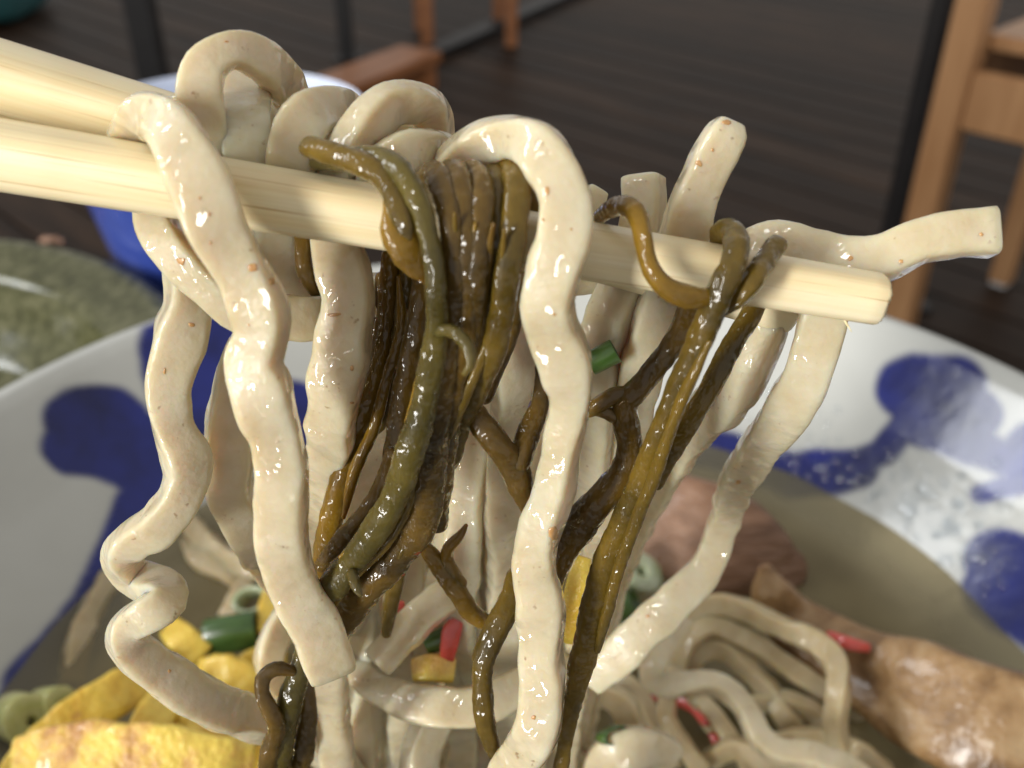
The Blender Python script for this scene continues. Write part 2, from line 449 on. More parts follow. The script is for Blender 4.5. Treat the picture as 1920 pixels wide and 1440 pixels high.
def box_mesh(name, sx, sy, sz, bev=0.0, origin='center'):
    bm = bmesh.new(); bmesh.ops.create_cube(bm, size=1)
    for v in bm.verts:
        v.co = Vector((v.co.x * sx, v.co.y * sy, v.co.z * sz))
        if origin == 'base': v.co.z += sz / 2
        if origin == 'top': v.co.z -= sz / 2
    if bev: bmesh.ops.bevel(bm, geom=list(bm.edges), offset=bev, segments=2, affect='EDGES')
    me = bpy.data.meshes.new(name); bm.to_mesh(me); bm.free(); return me

def ground_pt(px, py, z=FLOOR):
    return PZ(px, py, z)

# ================================================================== THE SETTING
# floor with planks running diagonally
fl = tag(link('floor', box_mesh('floor', 14, 14, 0.05, origin='top'), 'black'), kind='structure')
fl.location = (0, 4, FLOOR - 0.012)
ang = math.radians(-45)
u = np.array([math.cos(ang), math.sin(ang), 0]); v = np.array([-u[1], u[0], 0])
pw = 0.145
plank_me = box_mesh('floor_plank', 9.0, pw - 0.007, 0.02, 0.0015, 'top')
c0 = np.array([0.3, 2.6, FLOOR])
for i in range(-22, 26):
    o = link('floor_plank', plank_me, None)
    if i == -22: plank_me.materials.append(M['plank'])
    p = c0 + v * (i * pw) + u * (0.37 * ((i * 7) % 5 - 2))
    o.location = p - np.array([0, 0, 0.0]) - np.array(fl.location); o.rotation_euler = (0, 0, ang); o.parent = fl

# table: dark board whose far edge lies just behind the bowl
tb = tag(empty('table', (0, 0.05, FLOOR)), 'dark wooden table under the painted bowl', 'table')
bm = bmesh.new()
quad = [(-0.55, 0.519), (0.42, 0.212), (0.30, -0.45), (-0.75, -0.15)]
vs = [bm.verts.new((x, y - 0.05, -FLOOR)) for x, y in quad]
f = bm.faces.new(vs[::-1]); r = bmesh.ops.extrude_face_region(bm, geom=[f])
for e in r['geom']:
    if isinstance(e, bmesh.types.BMVert): e.co.z -= 0.028
bmesh.ops.recalc_face_normals(bm, faces=bm.faces)
me = bpy.data.meshes.new('tabletop'); bm.to_mesh(me); bm.free(); link('tabletop', me, 'table', tb)
for x, y in [(-0.50, 0.45), (0.36, 0.19), (0.25, -0.40), (-0.68, -0.15)]:
    lg = link('leg', box_mesh('leg', 0.05, 0.05, -FLOOR - 0.03, 0.003, 'base'), 'table', tb); lg.location = (x, y - 0.05, 0)

# light wood chair at the right
def chair():
    base = ground_pt(1664, 690); base[2] = FLOOR
    root = tag(empty('chair', base), 'light wooden chair standing on the dark floor at right', 'chair')
    a = math.radians(-46)
    root.rotation_euler = (0, 0, a)
    # local x: along back rail, local y: depth
    W_, D_ = 0.42, 0.46
    for x, y, h, s in [(0, 0, 0.98, 0.046), (W_, 0, 0.98, 0.046), (0, D_, 0.54, 0.040), (W_, D_, 0.54, 0.040)]:
        l = link('leg', box_mesh('leg', s, s, h - 0.008, 0.004, 'base'), 'chair_wood', root); l.location = (x, y, 0.008)
        g = link('glide', box_mesh('glide', s * 0.8, s * 0.8, 0.012, 0.002, 'base'), 'white_plastic', l); g.location = (0, 0, -0.008)
    for (sx, sy, x, y, z) in [(W_ - 0.046, 0.024, W_ / 2, 0, 0.48), (W_ - 0.04, 0.024, W_ / 2, D_, 0.50), (0.024, D_ - 0.045, 0, D_ / 2, 0.50), (0.024, D_ - 0.045, W_, D_ / 2, 0.50)]:
        r = link('seat_rail', box_mesh('seat_rail', sx, sy, 0.085, 0.003), 'chair_wood', root); r.location = (x, y, z)
    s = link('seat', box_mesh('seat', W_ + 0.0, D_ - 0.03, 0.022, 0.005), 'chair_wood', root); s.location = (W_ / 2, D_ / 2 + 0.03, 0.553)
    for z in (0.70, 0.80, 0.90):
        r = link('back_slat', box_mesh('back_slat', W_ - 0.046, 0.018, 0.05, 0.003), 'chair_wood', root); r.location = (W_ / 2, 0, z)
chair()

# black posts and the low wooden bench in the back
def post(name, px, py, width_px, label, z0=FLOOR, h=0.72, mat='black', grp=None):
    p = ground_pt(px, py)
    dep = float(np.dot(p - CAM, FW)); s = width_px * dep / FPX
    root = tag(empty(name, (p[0], p[1], FLOOR)), label, 'post', grp)
    link('post', box_mesh('post', s, s, h, 0.003, 'base'), mat, root)
    b = link('foot_plate', box_mesh('foot_plate', s * 1.8, s * 1.8, 0.008, 0.002, 'base'), mat, root)
    return root
post('steel_post', 303, 215, 46, 'black square steel post behind the noodle loop at left', grp='black steel posts in the back')
post('steel_post', 652, 110, 26, 'thin black steel post behind the brown bench board', grp='black steel posts in the back')
post('steel_post', 1668, 560, 66, 'wide black steel post just left of the light wooden chair', grp='black steel posts in the back')
pa = ground_pt(640, 185); pb = ground_pt(1075, -8)
d = pb - pa; L = np.linalg.norm(d)
o = tag(link('floor_strip', box_mesh('floor_strip', L * 1.5, 0.085, 0.03, 0.004, 'base'), 'black'), 'black strip lying diagonally across the dark floor', 'floor strip')
o.location = pa + d * 0.6; o.location.z = FLOOR + 0.001; o.rotation_euler = (0, 0, math.atan2(d[1], d[0]))
# bench: board plus two legs
ba = ground_pt(560, 190, FLOOR + 0.10); bb = ground_pt(790, 100, FLOOR + 0.10)
d = bb - ba; L = np.linalg.norm(d)
bn = tag(empty('bench', ((ba + bb) / 2)), 'low orange brown wooden bench behind the loops', 'bench')
bn.location.z = FLOOR; bn.rotation_euler = (0, 0, math.atan2(d[1], d[0]))
q = link('board', box_mesh('board', L, 0.16, 0.035, 0.004), 'bench_wood', bn); q.location = (0, 0, 0.10)
for sx in (-1, 1):
    q = link('leg', box_mesh('leg', 0.05, 0.12, 0.082, 0.003, 'base'), 'bench_wood', bn); q.location = (sx * L * 0.45, 0, 0)
p = ground_pt(803, 92); 
root = tag(empty('stool', (p[0], p[1], FLOOR)), 'brown wooden stool behind the black floor strip', 'stool')
for x, y in ((0, 0), (0.3, 0.05), (0.25, 0.35), (-0.05, 0.3)):
    q = link('leg', box_mesh('leg', 0.045, 0.045, 0.42, 0.003, 'base'), 'bench_wood', root); q.location = (x, y, 0)
q = link('seat', box_mesh('seat', 0.42, 0.42, 0.03, 0.005), 'bench_wood', root); q.location = (0.125, 0.175, 0.435)
p = ground_pt(-20, 30)
root = tag(empty('cushion', (p[0] - .1, p[1], FLOOR)), 'dark teal floor cushion in the far left corner', 'cushion')
V, F = sweep_data([[-0.25, 0, 0.09, 0.5], [0, 0, 0.09, 0.52], [0.25, 0, 0.09, 0.5]], ratio=0.35, exp=3.5, step=0.03, wob=0.02, wfreq=5, rollamp=0)
link('cover', mesh_from('cover', V, F), 'teal', root)

# ================================================================== VESSELS
BC = np.array([0.003, 0.1075])          # painted bowl centre
inner = [(0.0, 0.018), (0.030, 0.019), (0.055, 0.027), (0.076, 0.042), (0.0925, BROTH), (0.106, 0.0735), (0.1175, 0.0885), (0.1195, 0.0903)]
outer = [(0.1215, 0.0905), (0.1232, 0.0890), (0.1218, 0.0865), (0.110, 0.0700), (0.094, 0.050), (0.073, 0.027), (0.050, 0.014), (0.046, 0.010), (0.045, 0.0005), (0.040, 0.0005), (0.039, 0.008), (0.0, 0.009)]
prof = fine(inner, 170) + fine(outer, 60)
SEG = 900
V, F = lathe([(max(r, 1e-5), z) for r, z in prof], SEG)
def wall_hit(px, py):
    dirv = P(px, py, 1000) - CAM
    best = None
    for t in np.linspace(0.08, 0.5, 4000):
        p = CAM + dirv * t
        r = math.hypot(p[0] - BC[0], p[1] - BC[1])
        ri = np.interp(p[2], [z for _, z in inner], [r_ for r_, _ in inner])
        if p[2] < 0.0903 and p[2] > 0.018 and r >= ri and best is None and p[1] > BC[1] - 0.1:
            best = p; break
    return best
# brush strokes of the cobalt painting: capsules on the bowl wall (pixel polyline, radius mm)
strokes = [
    ([(165, 805), (205, 805)], 10.0), ([(130, 840), (240, 850)], 7.0),
    ([(335, 660), (345, 720)], 9.0), ([(415, 650), (430, 700)], 8),
    ([(470, 770), (545, 780)], 9.5), ([(330, 820), (420, 850)], 8), ([(590, 760), (650, 850)], 6), ([(250, 870), (300, 840)], 6),
    ([(285, 880), (262, 940), (232, 1010), (195, 1090), (140, 1190)], 4.0), ([(195, 1150), (120, 1230), (40, 1340), (-60, 1480)], 5.0),
    ([(150, 1190), (60, 1290)], 5.0),
    ([(1700, 735), (1780, 742)], 7.6), ([(1790, 765), (1835, 785)], 5.8), ([(1935, 845), (1990, 860)], 7.0),
    ([(1290, 840), (1370, 850), (1450, 880), (1560, 885), (1650, 850), (1700, 790), (1690, 750)], 4.4), ([(1480, 888), (1610, 875)], 5.4), ([(1700, 800), (1790, 830), (1930, 870)], 4.6),
    ([(1840, 925), (1930, 900)], 2.6),
    ([(1865, 1050), (1960, 1085)], 6.0), ([(1860, 1110), (1990, 1190)], 6.0),
    ([(930, 640), (935, 740)], 8),
]
SK = []
for pl, r in strokes:
    h = [wall_hit(*p) for p in pl]; h = [p for p in h if p is not None]
    for a, b in zip(h[:-1], h[1:]): SK.append((a, b, r * 1e-3))
VA = np.array(V); VW = VA + np.array([BC[0], BC[1], 0])
paint = np.zeros(len(VA))
jit = np.array([noise.noise((p[0] * 160, p[1] * 160, p[2] * 160)) * 0.0008 + noise.noise((p[0] * 45, p[1] * 45, p[2] * 45)) * 0.0022 for p in VW])
for a, b, r in SK:
    ab = b - a; t = np.clip(((VW - a) @ ab) / max(ab @ ab, 1e-12), 0, 1)
    dist = np.linalg.norm(VW - (a + t[:, None] * ab), axis=1) + jit
    paint = np.maximum(paint, np.clip((r - dist) / 0.0013 + 0.5, 0, 1))
paint[170 * SEG:] = 0
bowl = empty('bowl', (BC[0], BC[1], 0.0002))
tag(bowl, 'large white porcelain bowl painted with cobalt blue flowers, holding the noodle soup', 'bowl')
me = mesh_from('bowl_body', V, F, recalc=True)
at = me.attributes.new('paint', 'FLOAT', 'POINT'); at.data.foreach_set('value', paint.astype(np.float32))
link('body', me, 'glaze', bowl)
# drops of broth on the right inner wall
rnd = random.Random(5); DV = []; DF = []
def add_drop(p, n, r, fl=0.55, stretch=1.0, dirv=None):
    t1 = unit(np.cross(n, [0, 0, 1.0])); t2 = np.cross(n, t1)
    a0 = rnd.uniform(0, 6.28)
    e1 = t1 * math.cos(a0) + t2 * math.sin(a0); e2 = -t1 * math.sin(a0) + t2 * math.cos(a0)
    o = len(DV); nu, nv = 10, 5
    for i in range(nv + 1):
        th = math.pi / 2 * i / nv * 1.15 
        for j in range(nu):
            a = 2 * math.pi * j / nu
            DV.append(p + r * (math.sin(th) * (stretch * math.cos(a) * e1 + math.sin(a) * e2)) + n * r * fl * (math.cos(th)) - n * r * 0.02)
    for i in range(nv):
        for j in range(nu):
            DF.append((o + i * nu + j, o + i * nu + (j + 1) % nu, o + (i + 1) * nu + (j + 1) % nu, o + (i + 1) * nu + j))
    DF.append(tuple(o + nv * nu + j for j in range(nu)))
def wall_normal(p):
    rad = np.array([p[0] - BC[0], p[1] - BC[1], 0]); rad /= np.linalg.norm(rad)
    return unit(-rad * 0.74 + np.array([0, 0, 0.67]))
for k in range(200):
    x = rnd.uniform(1390, 1900); y = 850 + (x - 1390) * 0.36 + rnd.gauss(0, 60)
    p = wall_hit(x, y)
    if p is None or p[2] < BROTH + 0.001: continue
    add_drop(p, wall_normal(p), rnd.choice([0.0005, 0.0006, 0.0008, 0.0010, 0.0014]), rnd.uniform(0.4, 0.7), rnd.choice([1, 1, 1.2, 2.2]))
for x, y, r in [(1598, 908, .0017), (1545, 828, .0012), (1570, 770, .0011), (1700, 890, .0016), (1780, 985, .0014), (1755, 1000, .0012), (1640, 930, .001), (1850, 1100, .0014), (1835, 1075, .0011), (1490, 890, .0011)]:
    p = wall_hit(x, y)
    if p is not None: add_drop(p, wall_normal(p), r)
DV = [q - np.array([BC[0], BC[1], 0]) for q in DV]
dr = link('droplets', mesh_from('droplets', DV, DF, recalc=True), 'drop', bowl); dr['kind'] = 'stuff'

# broth
bm = bmesh.new(); R_ = 0.0935; rings = 40; seg = 120; V = [(0, 0, 0)]; F = []
for i in range(1, rings + 1):
    for j in range(seg):
        a = 2 * math.pi * j / seg; r = R_ * i / rings
        z = 0.0006 * noise.noise((r * math.cos(a) * 60, r * math.sin(a) * 60, 0))
        if i >= rings - 1: z += 0.0007
        V.append((r * math.cos(a), r * math.sin(a), z))
for j in range(seg): F.append((0, 1 + j, 1 + (j + 1) % seg))
for i in range(rings - 1):
    for j in range(seg):
        a = 1 + i * seg; b = a + seg
        F.append((a + j, b + j, b + (j + 1) % seg, a + (j + 1) % seg))
bm.free()
bme = mesh_from('broth', V, F)
sh = np.array([np.clip((math.hypot(x, y) - 0.072) / 0.021, 0, 1) ** 1.3 * (0.85 + 0.3 * noise.noise((x * 70, y * 70, 2))) for x, y, z in V])
bme.attributes.new('shallow', 'FLOAT', 'POINT').data.foreach_set('value', sh.astype(np.float32))
br = link('broth', bme, 'broth'); br.location = (BC[0], BC[1], BROTH)
tag(br, 'cloudy beige soup broth filling the painted bowl', 'broth')

# green dish, left behind
gp = [(0.0, 0.012), (0.055, 0.013), (0.083, 0.022), (0.094, 0.034), (0.0975, 0.042), (0.100, 0.0465), (0.118, 0.0515), (0.121, 0.0505), (0.1205, 0.0485), (0.103, 0.0415), (0.096, 0.030), (0.07, 0.008), (0.05, 0.001), (0.0, 0.001)]
V, F = lathe([(max(r, 1e-5), z) for r, z in fine(gp, 90)], 160)
VA = np.array(V); 
g = link('serving_dish', mesh_from('serving_dish', V, F, recalc=True), 'green_glaze'); g.location = (-0.207, 0.2075, 0.0003)
tag(g, 'wide rimmed speckled green pottery dish left behind the painted bowl', 'dish')
pb_ = P(100, 456, depth_at_z(100, 456, 0.0512)); rows = [[-0.0045, 0, 0.0008, 0.0022], [0, 0.0004, 0.0014, 0.003], [0.004, 0, 0.0008, 0.0024]]
V, F = sweep_data(rows, step=0.0005, lump=0.25, lfreq=700, exp=2.2, wob=0.2)
o = link('food_scrap', mesh_from('food_scrap', V, F), 'pork'); o.location = pb_
tag(o, 'tiny pink food scrap lying on the green dish rim', 'food scrap')
# blue bowl
bi = [(0.0000, 0.012), (0.0264, 0.016), (0.0422, 0.040), (0.0488, 0.075), (0.0506, 0.090)]
bo = [(0.0512, 0.0912), (0.0524, 0.0905), (0.0525, 0.088), (0.0510, 0.072), (0.0449, 0.038), (0.0317, 0.016), (0.0229, 0.010), (0.0229, 0.0005), (0.0000, 0.0005)]
root = tag(empty('rice_bowl', (-0.104, 0.345, 0.0003)), 'small blue glazed bowl with pale inside, behind the chopsticks', 'bowl')
p1 = fine(bi, 40); p2 = fine(bo, 50)
V, F = lathe([(max(r, 1e-5), z) for r, z in p1 + [bo[0]]], 128); F = F[:-2]
link('inside', mesh_from('inside', V, [q[::-1] for q in F]), 'pale_glaze', root)
V, F = lathe([(max(r, 1e-5), z) for r, z in p2], 128); F = F[:-2]
link('outside', mesh_from('outside', V, F), 'blue_glaze', root)

# ================================================================== CHOPSTICKS
def chopstick(a, b, wa, wb, label, extend, splinter=False, seed=0):
    """a: left point (x,y,d), b: tip; built along its own X axis"""
    A = P(*a); B_ = P(*b); T = unit(B_ - A); A0 = A - T * extend
    ra = wa * a[2] * 1e-3 / FPX / 2; rb = wb * b[2] * 1e-3 / FPX / 2
    slope = (ra - rb) / np.linalg.norm(B_ - A); r0 = ra + slope * extend * 0.6
    view = unit(CAM - (A + B_) / 2); Nn = unit(view - (view @ T) * T); Bt = np.cross(Nn, T)
    L = np.linalg.norm(B_ - A0); n = 160; around = 40
    ph = np.linspace(0, 2 * math.pi, around, endpoint=False) + 0.25
    ex = 2.9
    cu = np.sign(np.cos(ph)) * np.abs(np.cos(ph)) ** (2 / ex); su = np.sign(np.sin(ph)) * np.abs(np.sin(ph)) ** (2 / ex)
    rot = 0.35 + 0.2 * seed
    c_, s_ = math.cos(rot), math.sin(rot)
    cu, su = cu * c_ - su * s_, cu * s_ + su * c_
    e_ = np.abs(cu).max(); cu = cu / e_; su = su / e_
    V = []; F = []
    for i in range(n):
        x = L * i / (n - 1)
        r = r0 + (ra - r0) * min(1, x / extend) if x < extend else ra + (rb - ra) * (x - extend) / (L - extend)
        for j in range(around):
            k = 1 + 0.018 * noise.noise((x * 30, j * 0.9, seed)) + 0.012 * noise.noise((0, j * 2.3, seed + 5))
            V.append((x, r * cu[j] * k, r * su[j] * k))
    # cut tip with a worn edge
    for f, dx in ((0.95, 0.00018), (0.86, 0.00034), (0.5, 0.0003)):
        for j in range(around):
            V.append((L + dx + 0.00012 * noise.noise((j * 1.7, f * 9, seed)), rb * cu[j] * f, rb * su[j] * f))
    m = n + 3
    for i in range(m - 1):
        for j in range(around):
            j2 = (j + 1) % around
            F.append((i * around + j, i * around + j2, (i + 1) * around + j2, (i + 1) * around + j))
    F.append(tuple(range(around - 1, -1, -1))); F.append(tuple(range((m - 1) * around, m * around)))
    o = link('chopstick', mesh_from('chopstick', V, F, recalc=True), 'bamboo')
    from mathutils import Matrix
    o.matrix_world = Matrix(((T[0], Bt[0], Nn[0], A0[0]), (T[1], Bt[1], Nn[1], A0[1]), (T[2], Bt[2], Nn[2], A0[2]), (0, 0, 0, 1)))
    tag(o, label, 'chopstick', 'pair of bamboo chopsticks')
    if splinter:
        V, F = sweep_data([[L - 0.0022, -rb * 0.9, 0, 0.0002], [L - 0.0018, -rb * 1.15, 0.0001, 0.00015], [L - 0.0014, -rb * 1.4, 0.0002, 0.00006]], step=0.0002, around=6, rollamp=0, wob=0)
        link('splinter', mesh_from('splinter', V, F), 'bamboo', o)
    return o
chopstick((0, 290, 68.0), (1645, 560, 70.5), 136, 98, 'front pale bamboo chopstick with its cut tip showing at right', 0.09, True, 0)
chopstick((0, 150, 71.0), (1480, 583, 80.0), 150, 84, 'rear pale bamboo chopstick passing behind the front one', 0.09, False, 1)

# ================================================================== NOODLES
LG = 'noodles lifted by the chopsticks'
def noodle(label, spec, mat='noodle', group=LG, **kw):
    noodle.i += 1
    kw.setdefault('ratio', 0.72); kw.setdefault('seed', noodle.i); kw.setdefault('jitter', 0.05); kw.setdefault('lump', 0.016); kw.setdefault('lfreq', 520); kw.setdefault('wob', 0.07); kw.setdefault('roll0', [0.3, -0.28, 0.2, -0.4][noodle.i % 4])
    return strand('noodle', spec, mat, label, 'noodle', group, **kw)
noodle.i = 0
n1 = noodle('thick noodle draped over the chopsticks at left, ending in a blunt cut low down', [
    (245, 330, 75, 73), (243, 262, 80, 70.5), (270, 218, 88, 67), (312, 232, 100, 64.6), (350, 290, 106, 63.6), (385, 372, 116, 63.2), (411, 430, 112, 63.8), (457, 510, 104, 65), (486, 580, 116, 66),
    (491, 630, 108, 66.6), (480, 680, 113, 67), (490, 740, 124, 67.4), (515, 815, 104, 68.5), (529, 900, 103, 70), (525, 975, 101, 71.5), (533, 1037, 106, 73), (553, 1100, 100, 75), (592, 1178, 102, 77), (624, 1258, 92, 79)],
    ratio=0.68, rollamp=0.3, mat='noodle_wet')
noodle('short translucent noodle fold beside the left loop on the chopstick', [(300, 262, 70, 72), (325, 222, 76, 70), (368, 222, 84, 69.5), (388, 262, 84, 70), (392, 330, 80, 71.5)], mat='noodle_wet')
noodle('pale noodle below the blunt cut noodle end, beside the dark seaweed clump', [(600, 1180, 80, 95), (612, 1260, 82, 98), (619, 1330, 76, 102), (626, 1380, 72, 104), (636, 1450, 66, 107)], drop=True, mat='noodle_wet')
n2 = noodle('leftmost noodle, tightly zigzagging near its lower end', [
    (350, 440, 85, 74), (348, 520, 88, 74), (350, 580, 90, 74), (339, 630, 96, 74.5), (326, 680, 90, 75), (317, 740, 78, 76), (326, 800, 80, 77), (345, 850, 96, 77.5), (350, 897, 88, 78), (333, 940, 84, 78), (300, 982, 84, 78.5), (253, 1012, 80, 79.5),
    (228, 1045, 72, 82), (252, 1082, 76, 84), (298, 1102, 84, 83), (310, 1130, 80, 81), (272, 1155, 72, 80.5), (240, 1178, 66, 82), (247, 1212, 82, 84.5), (298, 1256, 84, 87), (360, 1298, 86, 90), (430, 1333, 84, 94), (492, 1352, 82, 98), (560, 1370, 75, 103)],
    ratio=0.85, drop=True)
n3 = noodle('glossy noodle slung behind the thick left noodle under the front chopstick', [
    (300, 345, 80, 73), (292, 400, 82, 72.5), (316, 455, 84, 71.5), (358, 505, 84, 71.5), (410, 556, 78, 72), (460, 590, 78, 73), (540, 596, 84, 75), (620, 594, 84, 77), (680, 560, 80, 79)], mat='noodle_wet', ratio=0.75)
noodle('noodle curving right under the front chopstick behind the wet noodle', [(505, 400, 85, 76), (515, 450, 85, 77), (532, 505, 84, 78), (572, 553, 80, 79.5), (625, 575, 76, 81), (690, 580, 70, 84)], ratio=0.75)
n4 = noodle('very wet noodle with bright glints hanging under the front chopstick', [
    (630, 400, 96, 74), (634, 465, 100, 73.5), (644, 515, 106, 73), (652, 552, 100, 73.3), (647, 615, 108, 74), (639, 668, 114, 74.5), (630, 735, 102, 76), (622, 790, 98, 78), (617, 850, 90, 81), (606, 930, 84, 86), (598, 1010, 78, 92), (600, 1100, 72, 100)], mat='noodle_wet', drop=True, ratio=0.62, rollamp=0.15)
n5 = noodle('tall noodle loop arching highest above the rear chopstick', [(402, 330, 84, 71.5), (386, 250, 84, 69.6), (374, 180, 84, 69), (386, 122, 80, 69), (430, 94, 74, 69.5), (486, 112, 80, 71.5), (530, 158, 84, 75), (545, 205, 78, 80), (540, 270, 72, 84)], ratio=0.7, mat='noodle_wet')
noodle('flat pinkish noodle seen through the opening of the tall loop', [(456, 112, 84, 77), (459, 175, 90, 74), (462, 240, 94, 70.3), (468, 330, 98, 70.6)], ratio=0.35, rollamp=0.05, roll0=0.1, jitter=0.01)
noodle('noodle hump on the rear chopstick just right of the tall loop', [(548, 350, 98, 71.8), (550, 290, 98, 70.5), (562, 240, 96, 70.2), (592, 212, 90, 71.5), (630, 208, 82, 74.5), (655, 225, 76, 79), (660, 300, 74, 83)], ratio=0.8, mat='noodle_wet')
noodle('twisted noodle hump with a ridged top, second from the tall loop', [(640, 340, 90, 72.5), (655, 285, 94, 71), (690, 232, 96, 70.5), (740, 194, 86, 71.5), (790, 196, 78, 73), (812, 222, 76, 76), (815, 300, 72, 80)], ratio=0.7, rollamp=0.9, mat='noodle_wet')
noodle('short noodle hump tucked behind the seaweed bundle', [(705, 360, 86, 72.5), (722, 312, 88, 70.8), (765, 282, 80, 70.8), (815, 276, 66, 73), (845, 300, 60, 77), (850, 360, 60, 80)], ratio=0.7, rollamp=0.8, mat='noodle_wet')
noodle('flat shaded noodle lying along the rear chopstick behind the humps', [(478, 232, 84, 80), (560, 238, 88, 80), (650, 246, 88, 79.5), (740, 256, 88, 79.5), (830, 272, 80, 80.5)], ratio=0.6, jitter=0.02, seed=77); noodle.i -= 1
n8 = noodle('long smooth noodle arching over both chopsticks, hanging in front at centre', [
    (822, 345, 62, 74), (845, 302, 66, 71.5), (892, 272, 76, 69), (950, 258, 84, 67), (1004, 276, 92, 65.5), (1040, 325, 98, 64.7), (1058, 380, 100, 64.3), (1058, 440, 104, 64), (1042, 500, 106, 64.3), (1027, 565, 104, 65), (1033, 608, 104, 66), (1052, 655, 106, 67), (1063, 700, 98, 68),
    (1070, 740, 84, 69), (1066, 778, 76, 70), (1055, 825, 76, 71), (1047, 885, 76, 72.5), (1036, 935, 80, 73.5), (1016, 985, 88, 74.5), (1003, 1035, 84, 75.5), (1003, 1085, 87, 76.5), (1013, 1130, 90, 77), (1016, 1170, 96, 78), (1014, 1220, 88, 79), (1017, 1305, 88, 80.5), (1010, 1358, 92, 81.5), (990, 1395, 87, 83), (966, 1435, 86, 85), (945, 1480, 82, 88)],
    drop=True, rollamp=0.3, ratio=0.8, mat='noodle_wet')
n9 = noodle('short noodle end sticking straight up with a brown tipped point', [(1370, 230, 58, 71.5), (1364, 244, 76, 71.6), (1350, 272, 82, 71.8), (1320, 335, 86, 72.5), (1293, 400, 92, 73.5), (1276, 460, 94, 75), (1255, 530, 94, 77), (1230, 600, 92, 79), (1208, 670, 90, 81), (1190, 740, 86, 84), (1170, 830, 80, 88), (1140, 930, 74, 94)], drop=True, ratio=0.75, rollamp=0.15, mat='noodle_wet')
noodle('square cut noodle end standing left of the upright brown tipped noodle', [(1205, 333, 84, 78), (1204, 400, 86, 78), (1192, 480, 90, 79), (1150, 570, 94, 80), (1122, 660, 92, 82), (1115, 760, 88, 85), (1110, 860, 82, 90), (1100, 960, 76, 98)], drop=True, ratio=0.7, rollamp=0.1)
noodle('ragged small noodle end peeking out right of the smooth central arch', [(1122, 356, 44, 78), (1104, 396, 56, 78), (1092, 450, 62, 79), (1088, 540, 66, 82)], ratio=0.6, lump=0.08, lfreq=900)
n12 = noodle('noodle end reaching out past the chopstick tip at far right', [(1860, 437, 98, 72), (1790, 440, 94, 72), (1722, 456, 90, 72.3), (1665, 482, 90, 73), (1600, 492, 90, 74), (1530, 476, 90, 75.5), (1460, 458, 90, 77), (1405, 480, 84, 79), (1385, 560, 80, 82)], ratio=0.78, rollamp=0.15, mat='noodle_wet')
n13 = noodle('long noodle sweeping from under the chopstick tip down left to the heap', [(1545, 540, 88, 75), (1538, 610, 90, 75.5), (1520, 680, 92, 77), (1488, 750, 92, 80), (1425, 840, 82, 88), (1380, 912, 68, 98), (1355, 985, 60, 107), (1325, 1060, 66, 110), (1268, 1128, 74, 110), (1200, 1190, 76, 110), (1145, 1246, 66, 111), (1112, 1284, 40, 112)], ratio=0.6, rollamp=0.2)
noodle('broad pale noodle hanging between the right seaweed and the long sweeping noodle', [(1450, 540, 90, 80), (1432, 610, 96, 81), (1404, 680, 104, 82), (1365, 740, 98, 86), (1310, 795, 82, 92), (1255, 872, 74, 100), (1205, 960, 66, 108), (1165, 1050, 60, 116)], drop=True, ratio=0.5, rollamp=0.15)
noodle('noodle hanging behind the left edge of the smooth central noodle', [(985, 480, 80, 80), (978, 560, 82, 80), (972, 640, 88, 81), (962, 720, 86, 83), (958, 800, 80, 87), (950, 900, 76, 93), (945, 1000, 76, 98), (945, 1100, 72, 104)], drop=True, ratio=0.7)
noodle('narrow shaded noodle left of the small blue gap', [(945, 540, 60, 86), (930, 620, 60, 88), (908, 700, 60, 90), (892, 800, 66, 93), (880, 900, 72, 96), (872, 1000, 74, 99), (866, 1100, 70, 104)], drop=True, ratio=0.7)
noodle('flat back noodle seen between the seaweed bundle and central noodle', [(855, 560, 70, 98), (850, 720, 74, 99), (912, 860, 84, 101), (908, 960, 84, 103), (890, 1060, 80, 105), (882, 1150, 74, 108), (872, 1230, 66, 112), (862, 1300, 60, 118)], drop=True, ratio=0.5, rollamp=0.1)
noodle('flat back noodle beside the seaweed fork low in the middle', [(800, 640, 60, 100), (815, 800, 66, 101), (850, 940, 72, 103), (845, 1040, 72, 106), (820, 1130, 66, 110), (800, 1230, 60, 116)], drop=True, ratio=0.5, rollamp=0.1)
noodle('shaded noodle behind the amber seaweed strand at left of the bundle', [(690, 520, 84, 84), (700, 620, 84, 86), (705, 740, 80, 89), (690, 860, 76, 93), (675, 960, 74, 98), (672, 1060, 70, 104), (680, 1160, 64, 110)], drop=True, ratio=0.6)
noodle('short blunt noodle lying slantwise left of the red ginger', [(870, 1090, 58, 104), (838, 1115, 62, 103), (790, 1155, 66, 102), (742, 1205, 66, 101), (708, 1242, 62, 100)], ratio=0.6, mat='noodle_wet', rollamp=0.15)
n18 = noodle('curved glossy noodle lying crosswise low in the middle', [(650, 1240, 52, 112), (690, 1280, 58, 110), (740, 1306, 68, 107), (805, 1324, 72, 105), (872, 1326, 74, 105), (932, 1312, 74, 106), (990, 1278, 68, 108), (1050, 1235, 60, 112)], mat='noodle_wet', ratio=0.85)
noodle('straight shaded noodle right of the pale one at the bottom', [(678, 1130, 58, 110), (683, 1220, 58, 112), (685, 1320, 58, 114), (684, 1450, 58, 116)], drop=True, ratio=0.7)
noodle('pale noodle falling below the crosswise glossy noodle', [(822, 1330, 74, 110), (803, 1375, 74, 110), (790, 1410, 72, 110), (784, 1460, 70, 111)], drop=True, ratio=0.7)
noodle('looped noodle half hidden behind the thick left noodle', [(468, 640, 76, 80), (448, 705, 82, 81), (428, 780, 84, 82), (430, 850, 88, 83), (432, 920, 88, 85), (458, 985, 84, 88), (498, 1045, 80, 92), (545, 1110, 74, 98)], drop=True, ratio=0.85, rollamp=0.5)
